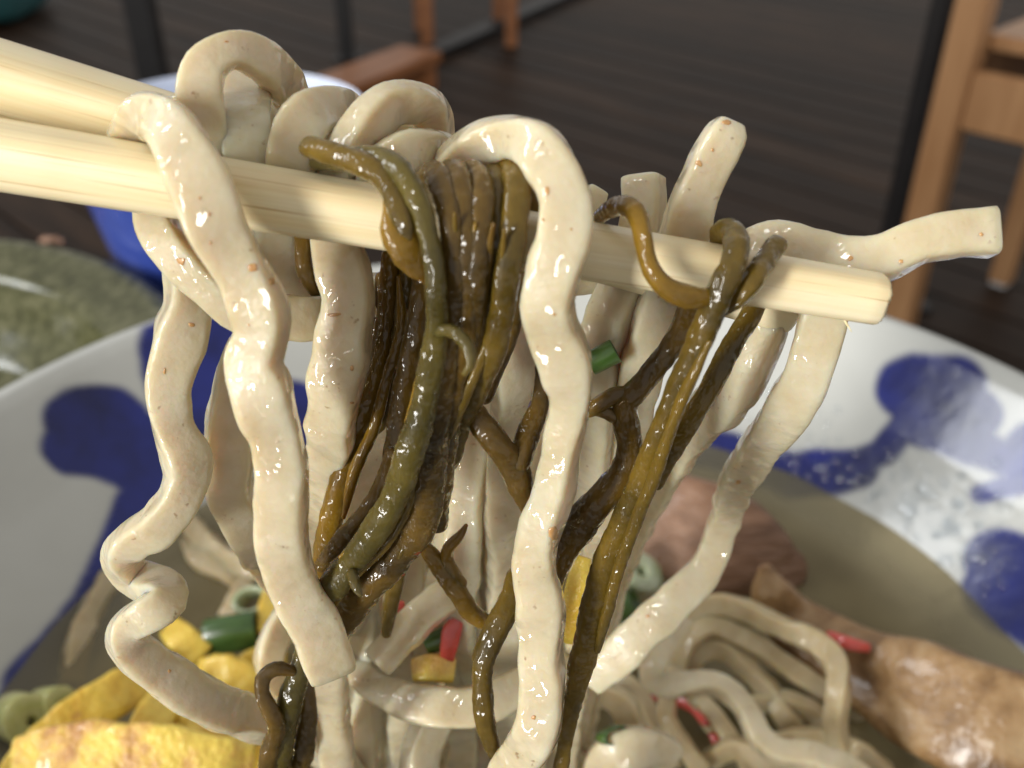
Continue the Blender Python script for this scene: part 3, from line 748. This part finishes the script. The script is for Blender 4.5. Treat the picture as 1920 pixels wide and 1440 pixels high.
noodle('white noodle bit between the omelette and the blunt cut noodle', [(552, 1140, 54, 118), (520, 1185, 58, 116), (505, 1225, 58, 115), (510, 1262, 54, 118), (540, 1300, 50, 124)], mat='noodle_wet')
noodle('noodle falling at far back below the right seaweed fork', [(1130, 700, 80, 92), (1125, 800, 84, 95), (1120, 900, 84, 98), (1105, 990, 80, 103), (1085, 1080, 72, 110)], drop=True, ratio=0.6)
noodle('pale noodle sliver showing beside the left seaweed bundle', [(735, 700, 44, 100), (724, 800, 48, 101), (712, 880, 48, 103), (700, 980, 50, 106)], drop=True, ratio=0.6)

noodle('shaded noodle behind the lower half of the smooth central noodle', [(1040, 760, 70, 96), (1030, 880, 72, 99), (1020, 1000, 72, 103), (1010, 1120, 70, 108)], drop=True, ratio=0.6)
noodle('shaded noodle behind the small amber seaweed fork', [(780, 900, 62, 106), (772, 1000, 64, 109), (765, 1100, 62, 112), (760, 1200, 60, 116), (752, 1300, 56, 122)], drop=True, ratio=0.6)
noodle('shaded noodle between the branching seaweed and the yellow strip', [(1075, 880, 72, 104), (1062, 1000, 72, 107), (1052, 1100, 68, 111), (1045, 1200, 64, 116)], drop=True, ratio=0.6)
noodle('shaded noodle behind the pointed olive strand at the bottom', [(935, 1100, 64, 114), (928, 1220, 62, 118), (918, 1320, 58, 124)], drop=True, ratio=0.6)
HG = 'noodles lying in the bowl'
def heap(label, spec, z=None, **kw):
    kw.setdefault('mat', 'noodle_broth'); kw.setdefault('ratio', 0.85)
    return noodle(label, spec, group=HG, **kw)
heap('outermost arched noodle of the right heap beside the pork rib', [(1285, 1175, 38, 0.070), (1316, 1140, 42, 0.073), (1368, 1136, 44, 0.074), (1453, 1170, 44, 0.073), (1535, 1208, 46, 0.074), (1566, 1244, 46, 0.074), (1571, 1295, 46, 0.073), (1567, 1350, 48, 0.070), (1575, 1400, 48, 0.066), (1600, 1450, 48, 0.060)])
heap('second arched noodle inside the outermost one of the right heap', [(1268, 1262, 36, 0.066), (1280, 1222, 38, 0.069), (1304, 1190, 40, 0.071), (1340, 1177, 42, 0.071), (1400, 1202, 44, 0.069), (1480, 1252, 44, 0.066), (1552, 1302, 44, 0.063), (1620, 1345, 44, 0.058)])
heap('third arched noodle low inside the right heap', [(1285, 1260, 38, 0.064), (1310, 1228, 40, 0.067), (1345, 1216, 42, 0.068), (1390, 1244, 44, 0.066), (1440, 1296, 44, 0.064), (1470, 1340, 44, 0.063), (1500, 1380, 44, 0.060)])
heap('front bent noodle of the right heap with a row of glints', [(1275, 1160, 54, 0.083), (1252, 1196, 56, 0.082), (1226, 1240, 54, 0.080), (1224, 1272, 50, 0.078), (1256, 1286, 48, 0.077), (1300, 1282, 48, 0.077), (1340, 1282, 48, 0.077), (1373, 1300, 48, 0.076), (1400, 1336, 48, 0.075), (1422, 1376, 50, 0.074), (1458, 1408, 54, 0.074), (1522, 1420, 58, 0.074), (1580, 1440, 60, 0.072), (1640, 1490, 60, 0.064)], mat='noodle_wet')
heap('thin noodle dropping straight below the front bent noodle', [(1252, 1300, 36, 0.072), (1252, 1345, 36, 0.070), (1275, 1388, 36, 0.068), (1315, 1445, 36, 0.064)])
heap('noodle curving beside the dark red ginger in the right heap', [(1290, 1300, 30, 0.064), (1330, 1330, 34, 0.066), (1362, 1374, 36, 0.066), (1398, 1430, 36, 0.064), (1420, 1480, 36, 0.060)])
heap('small arched noodle under the seaweed tail at bottom centre', [(1080, 1372, 44, 0.074), (1092, 1322, 46, 0.078), (1130, 1302, 50, 0.080), (1166, 1322, 52, 0.080), (1178, 1372, 52, 0.074), (1170, 1420, 50, 0.064)])
heap('thick blunt noodle end carrying a green onion piece at the bottom', [(1246, 1418, 74, 0.086), (1200, 1402, 78, 0.089), (1158, 1408, 78, 0.089), (1130, 1440, 76, 0.085), (1122, 1490, 70, 0.075)], mat='noodle_wet')
heap('pinkish shaded noodle in the gap below the crosswise noodle', [(850, 1400, 44, 0.066), (900, 1390, 46, 0.068), (960, 1380, 46, 0.068), (1040, 1385, 46, 0.066), (1110, 1410, 44, 0.062)])
heap('noodle on the heap along the bottom edge in the middle', [(700, 1440, 44, 0.066), (800, 1428, 46, 0.070), (900, 1425, 46, 0.070), (1000, 1430, 46, 0.066)])
heap('noodle on the heap behind the ginger and onion bits', [(700, 1330, 38, 0.066), (780, 1290, 40, 0.068), (860, 1290, 42, 0.068), (930, 1340, 42, 0.066), (1000, 1370, 42, 0.062)])
heap('shaded noodle low between the seaweed tail and right heap', [(1100, 1250, 36, 0.062), (1150, 1270, 38, 0.066), (1200, 1310, 40, 0.067), (1230, 1370, 40, 0.065), (1260, 1440, 40, 0.062)])
heap('shaded noodle at bottom right under the front bent noodle', [(1400, 1400, 40, 0.062), (1470, 1390, 42, 0.065), (1540, 1385, 44, 0.066), (1600, 1405, 46, 0.066), (1660, 1450, 46, 0.062)])
heap('heap noodle at the bottom edge right of the pale falling ones', [(640, 1410, 46, 0.070), (720, 1385, 48, 0.075), (810, 1392, 48, 0.075), (885, 1425, 48, 0.070)])
heap('heap noodle passing under the pointed olive seaweed end', [(855, 1352, 46, 0.072), (930, 1345, 48, 0.076), (1010, 1352, 48, 0.076), (1085, 1395, 46, 0.070)])
heap('heap noodle just above the crosswise glossy noodle', [(700, 1262, 42, 0.066), (760, 1234, 44, 0.071), (830, 1268, 44, 0.071), (895, 1252, 44, 0.066)])
heap('heap noodle behind the bottom of the smooth central noodle', [(895, 1200, 42, 0.064), (960, 1222, 44, 0.069), (1040, 1212, 44, 0.069), (1115, 1245, 42, 0.064)])
heap('heap noodle left of the small arched noodle at the bottom edge', [(1010, 1445, 46, 0.068), (1055, 1405, 48, 0.075), (1088, 1445, 46, 0.070)])
heap('lowest heap noodle between the two curving ones at right', [(1330, 1425, 42, 0.063), (1380, 1402, 44, 0.067), (1440, 1432, 44, 0.067), (1490, 1475, 44, 0.062)])
heap('shaded heap noodle inside the front bend, beside the ginger', [(1180, 1200, 40, 0.062), (1230, 1232, 42, 0.0655), (1290, 1290, 42, 0.066), (1340, 1365, 42, 0.062)])
heap('shaded heap noodle in the gap under the outer arches', [(1380, 1335, 40, 0.0608), (1450, 1315, 42, 0.0630), (1520, 1332, 42, 0.0630), (1560, 1392, 42, 0.0605)])
heap('soaked noodle curving along the left side of the broth', [(232, 1050, 40, 0.0570), (196, 1100, 46, 0.0588), (162, 1165, 50, 0.0592), (142, 1225, 50, 0.0586), (134, 1280, 48, 0.0565)])
heap('soaked noodle crossing the broth behind the zigzag noodle', [(340, 960, 38, 0.0570), (385, 1015, 42, 0.0605), (430, 1048, 44, 0.0615), (490, 1072, 44, 0.0610), (560, 1090, 42, 0.0585)])
heap('second soaked noodle deeper in the broth at left', [(352, 1020, 36, 0.0570), (390, 1062, 40, 0.0600), (430, 1080, 40, 0.0600), (460, 1110, 40, 0.0575)])
heap('soaked noodle near the white onion ring at left', [(480, 1060, 36, 0.0575), (452, 1110, 38, 0.0605), (436, 1140, 38, 0.0600), (420, 1170, 36, 0.0570)])
heap('soaked noodle beneath the central hanging strands', [(560, 1000, 40, 0.0580), (680, 1040, 42, 0.0615), (800, 1030, 42, 0.0625), (920, 1050, 42, 0.0615), (1040, 1020, 40, 0.0580)])
heap('soaked noodle under the flat back noodles', [(620, 1130, 40, 0.0585), (740, 1140, 42, 0.063), (860, 1180, 42, 0.065), (980, 1160, 42, 0.064), (1080, 1180, 40, 0.059)])

for ob, x, y, r, a in [(n1, 474, 500, 17, 0.8), (n1, 509, 528, 8, 1.6), (n1, 467, 609, 4, 1), (n1, 375, 372, 4, 1), (n1, 395, 455, 4, 1), (n1, 392, 402, 5, 1),
                    (n2, 359, 609, 11, 0.5), (n2, 309, 696, 4, 2), (n2, 318, 1058 + 200, 5, 1), (n3, 340, 490, 12, 0.9), (n4, 660, 755, 6, 0.5), (n4, 660, 690, 5, 1.6), (n4, 628, 590, 16, 0.3),
                    (n8, 1036, 1000, 14, 1.5), (n8, 1026, 358, 7, 2), (n8, 1018, 412, 4, 1), (n8, 1071, 430, 4, 1), (n8, 1001, 1345, 6, 1), (n8, 1040, 590, 4, 1),
                    (n9, 1311, 306, 10, 0.9), (n9, 1336, 281, 5, 1), (n9, 1362, 230, 11, 0.6), (n12, 1594, 485, 7, 1), (n12, 1690, 490, 6, 1), (n12, 1840, 440, 5, 1), (n5, 424, 78, 6, 0.4), (n13, 1384, 905, 7, 0.8), (n13, 1215, 1155, 6, 0.8)]:
    fleck(ob, x, y, r * 0.85, asp=a)

# ================================================================== SEAWEED
SG = 'seaweed strands lifted with the noodles'
def weed(label, spec, mat='weed', **kw):
    weed.i += 1
    kw.setdefault('ratio', 0.9); kw.setdefault('exp', 2.3); kw.setdefault('wob', 0.10); kw.setdefault('lump', 0.06); kw.setdefault('lfreq', 1500); kw.setdefault('jitter', 0.05)
    kw.setdefault('around', 16); kw.setdefault('cap0', 'round'); kw.setdefault('cap1', 'round'); kw.setdefault('step', 0.0005); kw.setdefault('rollamp', 0.3)
    return strand('seaweed_strand', spec, mat, label, 'seaweed', SG, seed=100 + weed.i, **kw)
weed.i = 0
weed('olive seaweed strand whose cut tip points left on the front chopstick', [(580, 276, 40, 67), (612, 284, 42, 65.8), (660, 300, 46, 64.8), (705, 322, 46, 64), (735, 358, 46, 63.2), (750, 400, 44, 62.6), (762, 430, 30, 62.3), (768, 446, 12, 62.4)], 'weed', ratio=0.8)
weed('amber leaf shaped seaweed blade lying on the front chopstick', [(728, 350, 24, 64.5), (740, 390, 50, 64), (748, 430, 72, 63.8), (760, 465, 70, 63.9), (778, 498, 48, 64.2), (794, 520, 22, 64.5), (801, 532, 8, 64.8)], 'weed_amber', ratio=0.45)
weed('dark seaweed strand just above the amber leaf, running down to a forked tail', [(598, 302, 36, 69), (650, 300, 40, 67), (700, 298, 46, 65.5), (742, 316, 50, 64), (776, 362, 46, 63), (798, 420, 42, 62.7), (812, 490, 42, 62.8), (818, 560, 42, 63.5), (818, 630, 46, 65), (806, 700, 50, 66.5), (790, 780, 54, 68), (765, 860, 58, 70), (742, 930, 58, 72), (700, 1000, 56, 74), (655, 1060, 56, 76), (625, 1100, 58, 77)], 'weed_green',
     branches=[[(822, 620, 26, 64.5), (850, 622, 26, 63.5), (876, 645, 26, 63), (884, 680, 22, 63), (872, 700, 14, 63.2)], [(660, 1075, 22, 74.5), (668, 1100, 20, 74), (676, 1116, 8, 73.8)]])
weed('brown seaweed strand at the left of the bundle over the chopstick', [(795, 345, 41, 70), (812, 326, 51, 67.5), (826, 345, 53, 65), (844, 410, 51, 63.6), (850, 490, 51, 64), (846, 580, 51, 65.5), (828, 690, 55, 67.5), (812, 800, 62, 70), (802, 900, 67, 73), (782, 985, 71, 75.5), (730, 1050, 71, 78), (676, 1110, 69, 80), (636, 1170, 64, 83), (600, 1240, 57, 88)], 'weed_dark')
weed('brown seaweed strand second from the left in the bundle', [(835, 345, 41, 70), (850, 322, 48, 67.5), (866, 350, 51, 65), (872, 420, 51, 64), (876, 510, 48, 64.3), (874, 600, 48, 66), (856, 700, 51, 68.5), (838, 800, 51, 71.5), (826, 900, 48, 75), (815, 980, 46, 79)], 'weed_dark')
weed('glossy dark seaweed strand in the middle of the bundle', [(870, 345, 38, 70), (886, 322, 46, 67.5), (904, 352, 46, 65), (902, 420, 42, 63.8), (894, 510, 42, 64), (886, 600, 42, 66), (862, 690, 42, 69), (830, 770, 40, 72), (800, 860, 40, 75)], 'weed_dark')
weed('olive brown seaweed strand second from the right in the bundle', [(915, 345, 44, 70), (928, 330, 46, 67.8), (934, 370, 46, 65.5), (928, 450, 46, 64.8), (914, 540, 46, 65.8), (902, 630, 46, 67.5), (876, 710, 46, 70), (850, 790, 46, 73), (832, 860, 44, 76)], 'weed')
weed('green brown seaweed strand at the right end of the bundle', [(930, 345, 46, 70), (948, 318, 53, 67.5), (968, 345, 55, 65), (966, 420, 53, 64), (952, 510, 53, 64.5), (940, 590, 51, 66), (918, 670, 51, 68), (888, 740, 51, 70.5), (862, 800, 46, 73), (842, 870, 41, 76)], 'weed')
weed('dark seaweed strand showing behind the bundle beside the smooth noodle', [(985, 350, 34, 74), (994, 330, 36, 73), (998, 380, 40, 73), (985, 470, 40, 75), (968, 560, 40, 76.5), (945, 650, 40, 77.5), (905, 740, 40, 77)], 'weed_dark')
weed('forked brown seaweed whose two arms meet below the blue gap', [(868, 745, 40, 73), (895, 785, 48, 73), (930, 828, 50, 73), (962, 872, 54, 74), (982, 925, 44, 75), (992, 968, 22, 76)], 'weed_dark', branches=[[(1020, 690, 34, 75), (1014, 750, 38, 75), (992, 810, 42, 74.5), (972, 868, 44, 74)]])
weed('amber seaweed strand hanging leftmost below the front chopstick', [(738, 440, 37, 77), (733, 500, 39, 77), (728, 570, 41, 77.5), (716, 650, 41, 78), (694, 735, 41, 79), (668, 810, 44, 80), (648, 880, 46, 81), (624, 960, 46, 82.5), (608, 1030, 41, 84), (602, 1070, 32, 85)], 'weed_amber')
weed('brown seaweed strand hanging second below the chopstick beside the amber one', [(770, 450, 39, 76.5), (766, 520, 41, 76.5), (762, 590, 44, 77), (748, 665, 44, 78), (730, 740, 39, 79), (712, 795, 28, 80), (700, 815, 12, 80.5)], 'weed')
weed('dark seaweed strand hanging third below the chopstick', [(795, 460, 41, 75.5), (790, 550, 44, 75), (778, 640, 46, 75), (760, 720, 46, 75), (748, 800, 46, 75.5), (742, 880, 48, 76.5), (745, 960, 51, 78)], 'weed_dark')
weed('short dark seaweed piece left of the wet glinting noodle', [(568, 410, 34, 77), (572, 460, 36, 76), (572, 500, 34, 76), (588, 540, 26, 76.5), (612, 570, 16, 77.5)], 'weed_dark')
weed('dark seaweed strand at the left of the bundle near the wet noodle', [(715, 520, 26, 80), (712, 580, 28, 80), (704, 640, 30, 81), (690, 700, 28, 82)], 'weed_dark')
weed('red brown seaweed strand bending left below the amber one', [(735, 850, 26, 75), (718, 905, 32, 76), (690, 955, 36, 77), (652, 1000, 36, 78.5), (618, 1040, 32, 80), (600, 1062, 22, 81)], 'weed_dark')
weed('small amber seaweed fork with a thin pointed tip, right of the dark bundle', [(800, 1030, 30, 88), (825, 1062, 36, 88), (855, 1105, 36, 88), (885, 1150, 34, 88.5), (920, 1168, 30, 89), (955, 1140, 26, 90), (975, 1110, 20, 91)], 'weed_amber', branches=[[(874, 985, 8, 86), (862, 1004, 16, 86.5), (842, 1026, 24, 87), (838, 1050, 26, 87.5), (862, 1095, 28, 88)]])
weed('olive seaweed strand ending in a point left of the central noodle bottom', [(968, 1080, 34, 86), (955, 1130, 44, 85), (930, 1185, 46, 84.5), (908, 1235, 42, 84.5), (904, 1300, 40, 85), (912, 1365, 38, 86), (925, 1408, 28, 87), (930, 1425, 12, 87.5)], 'weed')
weed('short olive seaweed strand above the slanting blunt noodle', [(748, 1060, 30, 92), (738, 1110, 32, 93), (732, 1150, 28, 94), (724, 1188, 18, 95)], 'weed')
weed('olive seaweed strand running down through the bottom left clump', [(588, 1180, 36, 90), (570, 1230, 40, 89), (552, 1290, 44, 89), (535, 1350, 50, 90), (522, 1400, 54, 91), (512, 1460, 56, 93)], 'weed_green', drop=True)
weed('hooked dark seaweed loop at the left of the bottom clump', [(548, 1258, 20, 88), (520, 1254, 26, 87.5), (496, 1268, 28, 87.5), (492, 1296, 28, 87.5), (506, 1330, 30, 88), (520, 1362, 32, 89), (508, 1400, 36, 90), (500, 1455, 38, 92)], 'weed_dark', drop=True)
weed('dark seaweed strand at the right of the bottom clump', [(572, 1270, 30, 92), (578, 1330, 36, 92), (572, 1390, 40, 93), (560, 1455, 42, 95)], 'weed_dark', drop=True)
weed('slim S shaped seaweed strand winding over the front chopstick', [(1112, 425, 22, 72), (1130, 402, 28, 70.5), (1165, 386, 38, 68), (1194, 402, 40, 66), (1206, 450, 36, 65.4), (1220, 502, 36, 65.4), (1255, 543, 40, 65.6), (1300, 558, 44, 65.6), (1328, 556, 36, 66)], 'weed_amber')
weed('thick olive seaweed strand over the chopstick, running long down to the bottom', [(1352, 470, 38, 72), (1356, 438, 48, 69.5), (1378, 440, 53, 67), (1378, 485, 53, 65.4), (1354, 540, 52, 65.4), (1328, 600, 50, 66.5), (1298, 668, 48, 68), (1264, 745, 48, 70), (1234, 822, 50, 72), (1204, 900, 52, 74.5), (1172, 975, 57, 77), (1142, 1050, 58, 79), (1118, 1130, 57, 81), (1096, 1220, 52, 83), (1078, 1300, 40, 85), (1060, 1390, 31, 87), (1050, 1460, 29, 89)], 'weed', drop=True, ratio=0.7)
weed('seaweed strand with a dull grey tip crossing the front chopstick diagonally', [(1458, 456, 40, 68.5), (1436, 486, 44, 67), (1408, 530, 42, 66), (1380, 560, 38, 66.4), (1350, 580, 34, 67.5)], 'weed')
weed('olive seaweed strand running parallel right of the thick one', [(1432, 530, 36, 75), (1408, 590, 38, 74), (1372, 650, 40, 73.8), (1334, 720, 42, 74), (1296, 785, 42, 75), (1262, 845, 38, 76.5), (1230, 905, 30, 78)], 'weed')
weed('dark branching seaweed left of the thick olive strand', [(1300, 545, 44, 76), (1284, 600, 44, 75), (1252, 662, 42, 74.5), (1205, 718, 42, 75), (1172, 762, 46, 76), (1180, 825, 52, 77), (1170, 885, 56, 78), (1120, 945, 66, 79), (1075, 1000, 62, 80.5), (1048, 1060, 44, 82), (1040, 1100, 24, 83)], 'weed_dark', branches=[[(1190, 735, 28, 75.5), (1150, 742, 30, 75.5), (1115, 765, 32, 76), (1085, 772, 28, 77)], [(1108, 770, 18, 76), (1140, 775, 26, 76), (1172, 790, 32, 76.5)]])

weed('slim olive strand clinging along the right side of the thick long one', [(1330, 640, 12, 66.5), (1302, 700, 22, 67.6), (1272, 765, 26, 69.2), (1246, 840, 26, 71), (1218, 915, 26, 73.4), (1188, 990, 26, 75.6), (1160, 1070, 24, 78), (1138, 1150, 22, 80), (1120, 1220, 14, 82)], 'weed')
rt = random.Random(11)
TH = [[(812, 470), (822, 570), (808, 690), (790, 800), (765, 900), (715, 990), (650, 1060)], [(858, 400), (862, 520), (850, 640), (825, 760), (806, 880), (790, 970), (740, 1045)],
      [(888, 420), (880, 540), (868, 640), (838, 750), (815, 870)], [(918, 420), (908, 540), (890, 640), (858, 740), (832, 850)], [(950, 430), (932, 540), (915, 640), (880, 740), (850, 820)],
      [(752, 520), (748, 620), (730, 710), (700, 800), (668, 890), (640, 970)], [(782, 530), (772, 640), (755, 740), (738, 830), (722, 900), (672, 970), (625, 1030)], [(835, 620), (815, 740), (790, 850), (770, 940), (720, 1020), (665, 1085), (625, 1150)],
      [(798, 640), (785, 740), (765, 830), (742, 920), (700, 985), (640, 1045)]]
THL = ['thin seaweed thread running down the dark forked tail strand', 'thin olive thread along the second strand of the bundle', 'thin amber thread on the glossy middle strand of the bundle',
       'thin dark thread crossing from right to left over the bundle', 'thin olive thread down the right end strand of the bundle', 'thin amber thread beside the leftmost hanging amber strand',
       'thin dark thread between the hanging strands, bending far left', 'thin olive thread along the thick dark tail low in the bundle', 'thin amber thread over the middle of the long seaweed tail']
for k, line in enumerate(TH):
    front = k not in (5, 6)
    spec = []
    for j, (x, y) in enumerate(line):
        f = (y - 400) / 700
        d = (62.4 + 14 * f if front else 74.5 + 6 * f) + rt.uniform(-0.4, 0.4)
        wd = (8 if j in (0, len(line) - 1) else rt.uniform(15, 24))
        spec.append((x + rt.uniform(-8, 8), y, wd, d))
    weed(THL[k], spec, ['weed_dark', 'weed', 'weed_amber'][k % 3])

# ================================================================== TOPPINGS
def topping(name, spec, mat, label, cat, group, **kw):
    kw.setdefault('exp', 3.6); kw.setdefault('rollamp', 0.1); kw.setdefault('wfreq', 70); kw.setdefault('wob', 0.06); kw.setdefault('lump', 0.05); kw.setdefault('lfreq', 350)
    topping.i += 1
    return strand(name, spec, mat, label, cat, group, seed=200 + topping.i, **kw)
topping.i = 0
EG = 'omelette strips in the soup'
topping('omelette_strip', [(20, 1480, 84, 0.066), (90, 1395, 84, 0.069), (180, 1325, 82, 0.071), (285, 1262, 76, 0.070)], 'egg', 'long yellow omelette strip slanting up from the bottom left corner', 'omelette', EG, ratio=0.36, exp=5)
topping('omelette_strip', [(40, 1452, 150, 0.075), (150, 1432, 150, 0.078), (280, 1438, 150, 0.079), (400, 1450, 140, 0.078), (462, 1455, 120, 0.076)], 'egg_brown', 'broad browned omelette slab along the bottom left edge', 'omelette', EG, ratio=0.28, lump=0.06)
topping('omelette_strip', [(268, 1390, 74, 0.074), (290, 1345, 74, 0.075), (318, 1300, 70, 0.074)], 'egg', 'short yellow omelette piece standing on the browned slab', 'omelette', EG, ratio=0.4, exp=5)
topping('omelette_strip', [(330, 1375, 96, 0.070), (385, 1365, 96, 0.072), (450, 1375, 90, 0.071)], 'egg_brown', 'orange browned omelette piece beside the zigzag noodle end', 'omelette', EG, ratio=0.5, lump=0.1)
topping('omelette_strip', [(322, 1180, 48, 0.068), (345, 1200, 56, 0.069), (378, 1230, 56, 0.067)], 'egg', 'yellow omelette block left of the green onion ring', 'omelette', EG, ratio=0.6, exp=5)
topping('omelette_strip', [(385, 1262, 56, 0.069), (425, 1258, 58, 0.071), (470, 1285, 56, 0.070), (500, 1320, 52, 0.067)], 'egg', 'ragged yellow omelette piece below the green onion ring', 'omelette', EG, ratio=0.7, lump=0.12, lfreq=500)
topping('omelette_strip', [(448, 1262, 50, 0.066), (480, 1240, 52, 0.068), (530, 1235, 50, 0.066)], 'egg', 'yellow omelette bit between the onion ring and white noodle bit', 'omelette', EG, ratio=0.45, exp=5)
topping('omelette_strip', [(520, 1105, 42, 0.068), (508, 1140, 46, 0.070), (504, 1185, 44, 0.069)], 'egg', 'small upright yellow omelette bit left of the thick noodle', 'omelette', EG, ratio=0.45, exp=5)
topping('omelette_strip', [(778, 1256, 44, 108), (812, 1252, 50, 107.5), (848, 1256, 46, 108)], 'egg_brown', 'orange yellow omelette cube under the red ginger', 'omelette', EG, ratio=0.6, exp=5)
topping('omelette_strip', [(1096, 1046, 26, 92), (1082, 1100, 46, 92), (1074, 1150, 40, 92.5), (1066, 1205, 18, 93)], 'egg', 'narrow yellow omelette strip between central noodle and thick seaweed', 'omelette', EG, ratio=0.6)
topping('omelette_strip', [(470, 1420, 60, 0.066), (500, 1450, 60, 0.066), (540, 1490, 60, 0.064)], 'egg', 'yellow omelette piece at the bottom beside the seaweed clump', 'omelette', EG, ratio=0.45, exp=5)

GG = 'spring onion pieces in the soup'
def onion_ring(px, py, d, r, h, mat, label, tilt=(0, 0, 0), squash=0.8, wall=0.28):
    p = P(px, py, d if d >= 1 else depth_at_z(px, py, d))
    seg = 28; V = []; F = []
    prof = [(1 - wall, 0), (1 - wall * 0.8, -0.03), (0.97, -0.03), (1, 0), (1.0, 1), (0.97, 1.03), (1 - wall * 0.8, 1.03), (1 - wall, 1)]
    for rr, z in prof:
        for j in range(seg):
            a = 2 * math.pi * j / seg
            k = 1 + 0.09 * noise.noise((math.cos(a) * 1.5 + px, math.sin(a) * 1.5, z))
            V.append((r * rr * k * math.cos(a), r * rr * k * math.sin(a) * squash, (z - 0.5) * h))
    n = len(prof)
    for i in range(n):
        i2 = (i + 1) % n
        for j in range(seg):
            j2 = (j + 1) % seg
            F.append((i * seg + j, i * seg + j2, i2 * seg + j2, i2 * seg + j))
    o = link('spring_onion_piece', mesh_from('spring_onion_piece', V, F, recalc=True), mat); o.location = p; o.rotation_euler = tuple(math.radians(t) for t in tilt)
    return tag(o, label, 'spring onion', GG)
onion_ring(438, 1188, 0.068, 0.0036, 0.0086, 'onion', 'big dark green onion ring floating left of the thick noodle', (0, 82, 6), 0.85)
onion_ring(475, 1132, 0.063, 0.0036, 0.004, 'onion_pale', 'translucent white onion ring above the green one', (20, -10, 0))
onion_ring(1130, 670, 78.6, 0.0011, 0.0022, 'onion', 'green onion piece caught between the hanging noodles right of centre', (20, 60, 30))
onion_ring(818, 1202, 108.5, 0.0013, 0.0022, 'onion', 'dark green onion bit beside the red ginger', (10, 70, 20))
onion_ring(1190, 1078, 0.066, 0.0048, 0.0052, 'onion_pale', 'pale onion ring behind the long sweeping noodle', (25, 30, 0), 0.8, 0.75)
onion_ring(1168, 1140, 0.066, 0.0042, 0.0052, 'onion', 'green onion piece below the pale ring, behind the sweeping noodle', (15, 60, 20))
onion_ring(1150, 1378, 0.0915, 0.0022, 0.0016, 'onion', 'small green onion piece resting on the blunt noodle end at the bottom', (50, 10, 30), 0.5)
onion_ring(48, 1350, 0.0615, 0.0052, 0.0060, 'onion_yellow', 'yellow green onion piece at the far left of the broth', (30, 60, 0), 0.8, 0.8)
onion_ring(102, 1322, 0.0615, 0.0036, 0.0050, 'onion_yellow', 'smaller yellow green onion piece near the omelette at left', (20, 60, 0), 0.8, 0.8)
onion_ring(1096, 885, 0.062, 0.0040, 0.0030, 'onion', 'dark green onion bit far behind the branching seaweed', (10, 10, 0))
onion_ring(1130, 1282, 0.070, 0.0018, 0.0030, 'onion', 'tiny dark green bit under the end of the sweeping noodle', (10, 60, 40))
RG = 'red pickled ginger shreds'
for spec, lab in [
    ([(872, 1134, 6, 106), (862, 1156, 20, 106), (848, 1182, 38, 106.5), (842, 1212, 34, 107), (838, 1240, 26, 108)], 'bright red ginger shred with a pointed tip above the omelette cube'),
    ([(752, 1132, 14, 103), (748, 1150, 18, 103), (742, 1172, 16, 104)], 'tiny red ginger shred above the slanting blunt noodle'),
    ([(1556, 1192, 18, 0.072), (1590, 1206, 24, 0.073), (1625, 1214, 18, 0.072)], 'red ginger shred between the outermost heap noodle and pork rib'),
    ([(1248, 1272, 18, 0.0645), (1222, 1306, 24, 0.0650), (1204, 1345, 22, 0.0650), (1196, 1380, 16, 0.063)], 'dark red ginger shred beside the small arched noodle'),
    ([(1275, 1312, 26, 0.0640), (1305, 1325, 28, 0.0645), (1325, 1350, 24, 0.0640)], 'dark red ginger shred under the front bent noodle'),
    ([(1108, 1352, 16, 0.075), (1102, 1380, 18, 0.075), (1098, 1410, 14, 0.073)], 'small dark red ginger shred left of the onion piece'),
    ([(1322, 1345, 20, 0.0610), (1340, 1375, 24, 0.0615), (1352, 1405, 18, 0.0610)], 'brownish ginger shred deep between two curving heap noodles')]:
    topping('ginger_shred', spec, 'ginger', lab, 'ginger', RG, ratio=0.6, around=12, cap0='round', cap1='round')
topping('pork_slice', [(1130, 930, 120, 0.062), (1220, 968, 180, 0.066), (1320, 1005, 210, 0.067), (1400, 1040, 190, 0.065), (1460, 1075, 120, 0.061)], 'pork', 'reddish brown pork piece behind the long sweeping noodle', 'pork', 'pork pieces in the soup', ratio=0.38, lump=0.06, lfreq=80, exp=3.4, cap0='round', cap1='round', step=0.0008, around=40)
topping('pork_rib', [(1436, 1070, 30, 0.078), (1446, 1110, 80, 0.074), (1485, 1165, 110, 0.068), (1570, 1225, 130, 0.066), (1690, 1290, 190, 0.068), (1820, 1350, 230, 0.070), (1980, 1400, 240, 0.070)], 'pork_skin', 'large tan glazed pork rib with a pointed end at the right of the broth', 'pork', 'pork pieces in the soup', ratio=0.40, lump=0.07, lfreq=85, exp=3.4, cap0='round', cap1='round', step=0.0008, around=40)
